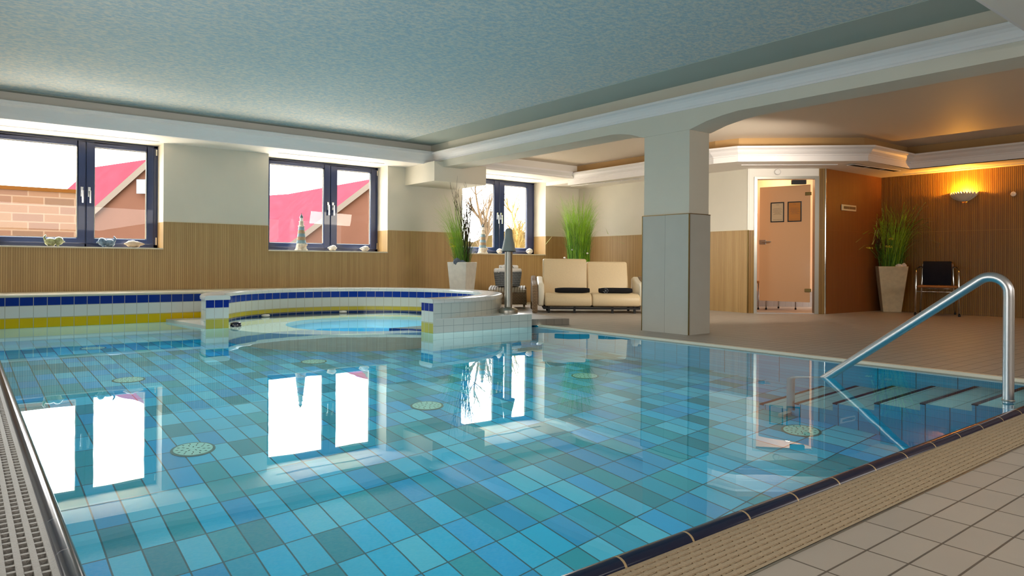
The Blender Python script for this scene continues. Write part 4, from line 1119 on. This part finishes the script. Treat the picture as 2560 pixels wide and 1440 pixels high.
# ------------------------------------------------------------------ sill decoration
def lighthouse(x, y, label, hh=.54, grp=None):
    t_ = thing('decorative_lighthouse', label, 'figurine', (x, y, .886))
    k_ = hh/.54
    MB().lathe([(.092*k_, 0), (.094*k_, .012), (.08*k_, .03), (.074*k_, .07), (.066*k_, .11)], 10).build('rocky_base', M['lighthouse'], t_)
    z0, r0 = .10, .066
    for i in range(5):
        z1_ = .10+.048*(i+1); ra = .066-.0055*i; rb = .066-.0055*(i+1)
        MB().lathe([(ra*k_, z0*k_), (ra*k_+.003, (z0+.006)*k_), (rb*k_, z1_*k_)], 14).build('tower_band', M['lhblue'] if i % 2 == 0 else M['lhbrown'], t_); z0 = z1_
    MB().lathe([(.045*k_, .34*k_), (.047*k_, .355*k_), (.034*k_, .36*k_), (.03*k_, .41*k_), (.038*k_, .412*k_), (.038*k_, .42*k_)], 14).build('gallery', M['lighthouse'], t_)
    MB().lathe([(.023*k_, .42*k_), (.023*k_, .47*k_)], 10).build('lantern_room', M['petal'], t_)
    MB().lathe([(.03*k_, .47*k_), (.022*k_, .49*k_), (.006*k_, .52*k_), (.003*k_, .54*k_)], 12).build('cupola', plain('slate_cap', '#56656e', .5), t_)
    mb = MB()
    for j in range(5): a = -PI/2+.35*j-.4; mb.blob((.078*cos(a), .078*sin(a), .04+.012*j), (.018, .012, .014), n=6, bumpy=.2)
    mb.build('glued_shells', M['shellb'], t_)
lighthouse(3.98, 10.1, 'weathered blue and tan lighthouse figurine on the middle window sill', .56)
lighthouse(7.31, 10.1, 'weathered blue and tan lighthouse figurine on the right window sill', .54)
def shell(x, y, s_, rot, mat, label, spire=1.0, grp=None):
    t_ = MB(); n = 16; prof = []
    for i in range(15):
        q = i/14
        body = math.sin(min(1, q*1.25)*PI*.5)**.8 if q < .62 else 1-((q-.62)/.38)**1.5*.92
        ridge = .08*math.sin(q*26) if q > .4 else .03*math.sin(q*20)
        prof.append((max(.004, .055*(body+ridge)), q*.19*spire))
    T = Matrix.Rotation(R(90), 4, 'Y')
    t_.lathe(prof, n, T=Matrix.Translation((-.095*spire, 0, .05)) @ T, sx=.9, sy=1)
    t_.blob((-.02, -.028, .03), (.05, .03, .028), bumpy=.05)
    o_ = t_.build('sea_shell', mat, smooth=True); o_.location = (x, y, .886); o_.rotation_euler = (0, 0, rot); o_.scale = (s_, s_, s_); tag(o_, label, 'shell'); return o_
shell(1.76, 10.08, 1.0, PI, M['shellb'], 'pointed whelk shell at the right end of the left window sill', 1.25)
shell(4.46, 10.08, .95, 0, M['shell'], 'white shell on the middle window sill below the window handles', .85)
shell(5.0, 10.08, .95, 0, M['shell'], 'white shell at the right end of the middle window sill', .95)
shell(7.66, 10.08, 1.0, .3, M['shell'], 'white shell on the right window sill, left of the shower head', .8)
shell(8.34, 10.05, 1.15, .2, M['shell'], 'large spiny white shell at the right end of the right window sill', .8)
def duck(x, label, mat, flip):
    t_ = thing('ceramic_bird', label, 'figurine', (x, 10.08, .886), 0)
    t_.scale = (flip, 1, 1)
    mb = MB(); mb.blob((-.03, 0, .055), (.065, .045, .05)); mb.build('body', mat, t_, smooth=True)
    mb = MB(); mb.blob((.055, -.005, .07), (.05, .04, .05)); mb.blob((.1, -.005, .06), (.02, .015, .01)); mb.build('head', mat, t_, smooth=True)
    mb = MB(); mb.tube([(-.08, 0, .07), (-.095, 0, .11), (-.075, 0, .14)], .016, 8, r1=.008); mb.build('tail', mat, t_, smooth=True)
    for q in (((-.05, -.02, .02), (-.055, -.03, 0)), ((.03, -.02, .03), (.05, -.03, 0)), ((.0, .02, .02), (0, .03, 0))): MB().tube(q, .012, 6).build('foot', mat, t_, smooth=True)
duck(.885, 'mottled green ceramic bird figurine on the left window sill', M['greenglaze'], 1)
duck(1.45, 'mottled blue and white ceramic bird figurine on the left window sill', M['blueglaze'], -1)

# ------------------------------------------------------------------ outside
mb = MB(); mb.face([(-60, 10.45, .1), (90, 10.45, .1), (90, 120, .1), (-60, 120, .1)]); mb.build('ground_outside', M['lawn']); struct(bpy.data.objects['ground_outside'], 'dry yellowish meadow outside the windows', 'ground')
bw = thing('garden_wall', 'pale peach brick garden wall outside the left window', 'wall')
MB().box(-8, 1.95, 16, 16.25, .1, 2.03).build('brickwork', M['brickwall'], bw)
MB().box(-8, 1.97, 15.97, 16.28, 2.03, 2.10).build('brown_cap', M['wallbrown'], bw)
def house(P, Rb, eL, eR, zg, label, win=True, wall_to=None):
    t_ = thing('house', label, 'house')
    P = Vector(P); Rb = Vector(Rb); eL = Vector(eL); eR = Vector(eR); back = Rb-P
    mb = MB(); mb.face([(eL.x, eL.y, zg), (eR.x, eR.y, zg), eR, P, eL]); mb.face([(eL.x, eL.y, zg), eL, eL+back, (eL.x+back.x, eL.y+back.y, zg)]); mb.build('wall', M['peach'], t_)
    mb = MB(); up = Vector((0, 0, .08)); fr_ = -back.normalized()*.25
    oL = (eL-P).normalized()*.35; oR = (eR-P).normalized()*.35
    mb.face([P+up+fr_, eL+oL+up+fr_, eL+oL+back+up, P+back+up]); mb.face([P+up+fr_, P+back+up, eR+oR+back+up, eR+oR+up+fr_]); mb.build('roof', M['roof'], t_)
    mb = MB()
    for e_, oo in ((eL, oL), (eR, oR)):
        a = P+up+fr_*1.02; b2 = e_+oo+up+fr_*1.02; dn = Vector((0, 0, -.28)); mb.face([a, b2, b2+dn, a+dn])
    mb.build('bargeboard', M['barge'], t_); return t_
hA = house((5.14, 27.79, 4.25), (3.98, 31.46, 4.25), (2.5, 29.9, 1.2), (7.7, 25.8, 1.2), .1, 'peach house with a red gable roof outside the left window')
mb = MB(); mb.box(-.5, .5, -.03, .03, 0, .5); o = mb.build('window', M['skyglass'], hA); o.location = (5.3, 27.4, 3.1); o.rotation_euler = (0, 0, R(-38))
hB = house((13.82, 27.31, 4.21), (13.51, 38, 4.21), (10.9, 29.7, 1.3), (16.9, 24.9, 1.3), .1, 'peach house with a gable roof outside the middle window, right side')
hC = thing('house', 'long building with a red roof and skylights outside the middle window', 'house')
a = Vector((9.5, 38.4, 3.86)); b2 = Vector((17.5, 32.0, 4.6)); c_ = Vector((16.5, 29.0, 1.75)); d_ = Vector((8.7, 35.2, 1.75))
MB().face([d_, c_, b2, a]).build('roof', M['roof'], hC)
MB().face([(d_.x, d_.y+.2, .1), (c_.x, c_.y+.2, .1), (c_.x, c_.y+.2, 1.9), (d_.x, d_.y+.2, 1.9)]).build('wall', M['peach'], hC)
for (u_, v_) in ((.28, .72), (.52, .74), (.24, .3), (.32, .3), (.54, .3)):
    q = d_.lerp(c_, u_).lerp(a.lerp(b2, u_), v_); ux = (c_-d_).normalized(); vy = (a-d_).normalized(); n_ = ux.cross(vy).normalized()
    if n_.z < 0: n_ = -n_
    q = q+n_*.06
    mb = MB(); mb.face([q-ux*.3-vy*.35, q+ux*.3-vy*.35, q+ux*.3+vy*.35, q-ux*.3+vy*.35]); mb.build('skylight', M['skyglass'], hC)
def tree(x, y, h, label, mat, n=1):
    mb = MB()
    def br(p, d_, l_, r_, dep):
        pts = [p]
        for k_ in range(3):
            d_ = (d_+Vector((random.uniform(-.16, .16), random.uniform(-.16, .16), .06))).normalized(); pts.append(pts[-1]+d_*l_/3)
        mb.tube(pts, r_, 5, r1=r_*.6, cap=False)
        if dep > 0:
            for q in range(4 if dep > 1 else 3):
                dn = (d_+Vector((random.uniform(-.8, .8), random.uniform(-.8, .8), random.uniform(-.1, .4)))).normalized()
                br(pts[random.choice((1, 2, 3))], dn, l_*random.uniform(.5, .72), r_*.55, dep-1)
    br(Vector((0, 0, 0)), Vector((0, 0, 1)), h*.5, h*.028, 4)
    o_ = mb.build('bare_tree', mat); o_.location = (x, y, .1); tag(o_, label, 'tree'); return o_
tree(13.67, 17.23, 3.0, 'bare golden tree seen through the right pane of the right window', M['barkgold'])
tree(11.9, 16.3, 3.3, 'bare dark branched tree seen through the left pane of the right window', M['bark'])
tree(15.9, 18.6, 2.4, 'bare golden shrub at the right edge of the right window', M['barkgold'])

mb = MB(); n_ = 60; pr0 = None
for i in range(n_+1):
    x_ = 14+50*i/n_; y_ = 62-.35*x_+random.uniform(-.4, .4); h_ = 3.2+.5*math.sin(i*.7)+random.uniform(-.25, .25)
    cur = ((x_, y_, .1), (x_, y_, h_))
    if pr0: mb.face([pr0[0], cur[0], cur[1], pr0[1]])
    pr0 = cur
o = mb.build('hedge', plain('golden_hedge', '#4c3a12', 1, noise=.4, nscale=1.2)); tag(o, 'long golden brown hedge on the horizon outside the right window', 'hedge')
MB().face([(-3, 10.42, .12), (13, 10.42, .12), (13, 15, .12), (-3, 15, .12)]).build('bounce_strip_outside', plain('pale_bounce_strip', '#e0d6c6', .9)); struct(bpy.data.objects['bounce_strip_outside'], 'pale unseen strip below the windows outside, added to bounce light in', 'ground')  # hidden reflector added to throw daylight up onto the soffit
# ------------------------------------------------------------------ world + lights
w = bpy.data.worlds.new('sky'); bpy.context.scene.world = w; w.use_nodes = True
nt = w.node_tree; bg = nt.nodes['Background']
tc = nt.nodes.new('ShaderNodeTexCoord'); sx = nt.nodes.new('ShaderNodeSeparateXYZ'); nt.links.new(tc.outputs['Generated'], sx.inputs[0])
cr_ = nt.nodes.new('ShaderNodeValToRGB'); nt.links.new(sx.outputs[2], cr_.inputs[0])
cr_.color_ramp.elements[0].position = 0; cr_.color_ramp.elements[0].color = (1, .93, .84, 1)
cr_.color_ramp.elements[1].position = .5; cr_.color_ramp.elements[1].color = (.86, .92, 1, 1)
nt.links.new(cr_.outputs[0], bg.inputs[0]); bg.inputs[1].default_value = 12.0

def area(name, loc, target, sx_, sy_, power, col=(1, 1, 1), portal=False, spread=None):
    l = bpy.data.lights.new(name, 'AREA'); l.shape = 'RECTANGLE'; l.size = sx_; l.size_y = sy_; l.energy = power; l.color = col
    o_ = bpy.data.objects.new(name, l); C.objects.link(o_); o_.location = loc
    d_ = Vector(target)-Vector(loc); o_.rotation_euler = d_.to_track_quat('-Z', 'Y').to_euler()
    if portal: l.cycles.is_portal = True
    if spread: l.spread = spread
    return o_
for a, b2 in ops:
    area('window_portal', ((a+b2)/2, 10.42, 1.565), ((a+b2)/2, 9, 1.565), b2-a, 1.37, 1, portal=True)
# unseen fill lights added to brighten hall and lounge, no fixtures there
area('room_fill', (2.8, -2.3, 1.9), (3.2, .2, 0), 4.5, .8, 50, (1, .93, .86), spread=R(120))
area('lounge_fill', (7.3, 4.0, 1.8), (9.0, 8.4, .9), 1.4, .3, 30, (1, .91, .78), spread=R(110))  # added in mid-air, its back to the camera so it stays unseen
area('lounge_back_fill', (8.7, -2.3, 1.4), (8.8, 5, 1.2), 3.5, 1.4, 36, (1, .9, .8))
area('left_side_fill', (-1.1, 4.5, .9), (4, 5.5, 2.2), 6, .9, 95, (1, .97, .92))  # added beside the left wall to lift the ceiling
# unseen light panels added under the water to brighten pool and whirlpool floors
area('pool_floor_fill', (2.7, 3.2, -.05), (2.7, 3.2, -1), 4.7, 3.8, 40, (.68, .97, 1))
area('pool_floor_fill_far', (2.7, 7.1, -.05), (2.7, 7.1, -1), 4.7, 3.9, 85, (.7, .98, 1))
area('whirlpool_fill', (3.9, 7.9, -.03), (3.9, 7.9, -1), 1.9, 1.9, 3, (.9, .98, 1))
sl = bpy.data.lights.new('sun', 'SUN'); sl.energy = 26; sl.angle = R(1); sl.color = (1, .93, .82)
so = bpy.data.objects.new('sun', sl); C.objects.link(so); so.rotation_euler = Vector((.20, -.20, -.95)).to_track_quat('-Z', 'Y').to_euler()
def point(name, loc, e, col, r=0.03):
    l = bpy.data.lights.new(name, 'POINT'); l.energy = e; l.color = col; l.shadow_soft_size = r
    o_ = bpy.data.objects.new(name, l); C.objects.link(o_); o_.location = loc
point('shell_lamp_light', (11.45, 3.93, 1.79), 52, (1, .42, .05), .02)
p = dl(11.6, 4.6); point('anteroom_fill', (p[0], p[1], 2.1), 20, (1, .72, .45), .1)  # unseen light added to brighten the room behind the door

# ------------------------------------------------------------------ camera
cam = bpy.data.cameras.new('camera'); co = bpy.data.objects.new('camera', cam); C.objects.link(co)
cam.sensor_fit = 'HORIZONTAL'; cam.sensor_width = 36; cam.lens = 36*1746.7/2560
TH = R(51.70); RO_ = .0062
fwd = Vector((cos(TH), sin(TH), 0)); right = Vector((sin(TH), -cos(TH), 0)); up = Vector((0, 0, 1))
# image right axis in world so that u = dx*cr + dy*sr (dy down)
r2 = right*cos(RO_) + up*sin(RO_)
u2 = up*cos(RO_) - right*sin(RO_)
mw = Matrix((( r2.x, u2.x, -fwd.x, 0), (r2.y, u2.y, -fwd.y, 0), (r2.z, u2.z, -fwd.z, .72), (0, 0, 0, 1)))
co.matrix_world = mw
cam.shift_x = 0; cam.shift_y = -(720-657.6)/2560
cam.clip_start = .05; cam.clip_end = 300
bpy.context.scene.camera = co
sc_ = bpy.context.scene
sc_.view_settings.view_transform = 'Standard'; sc_.view_settings.look = 'None'
sc_.view_settings.exposure = .15; sc_.view_settings.gamma = 1
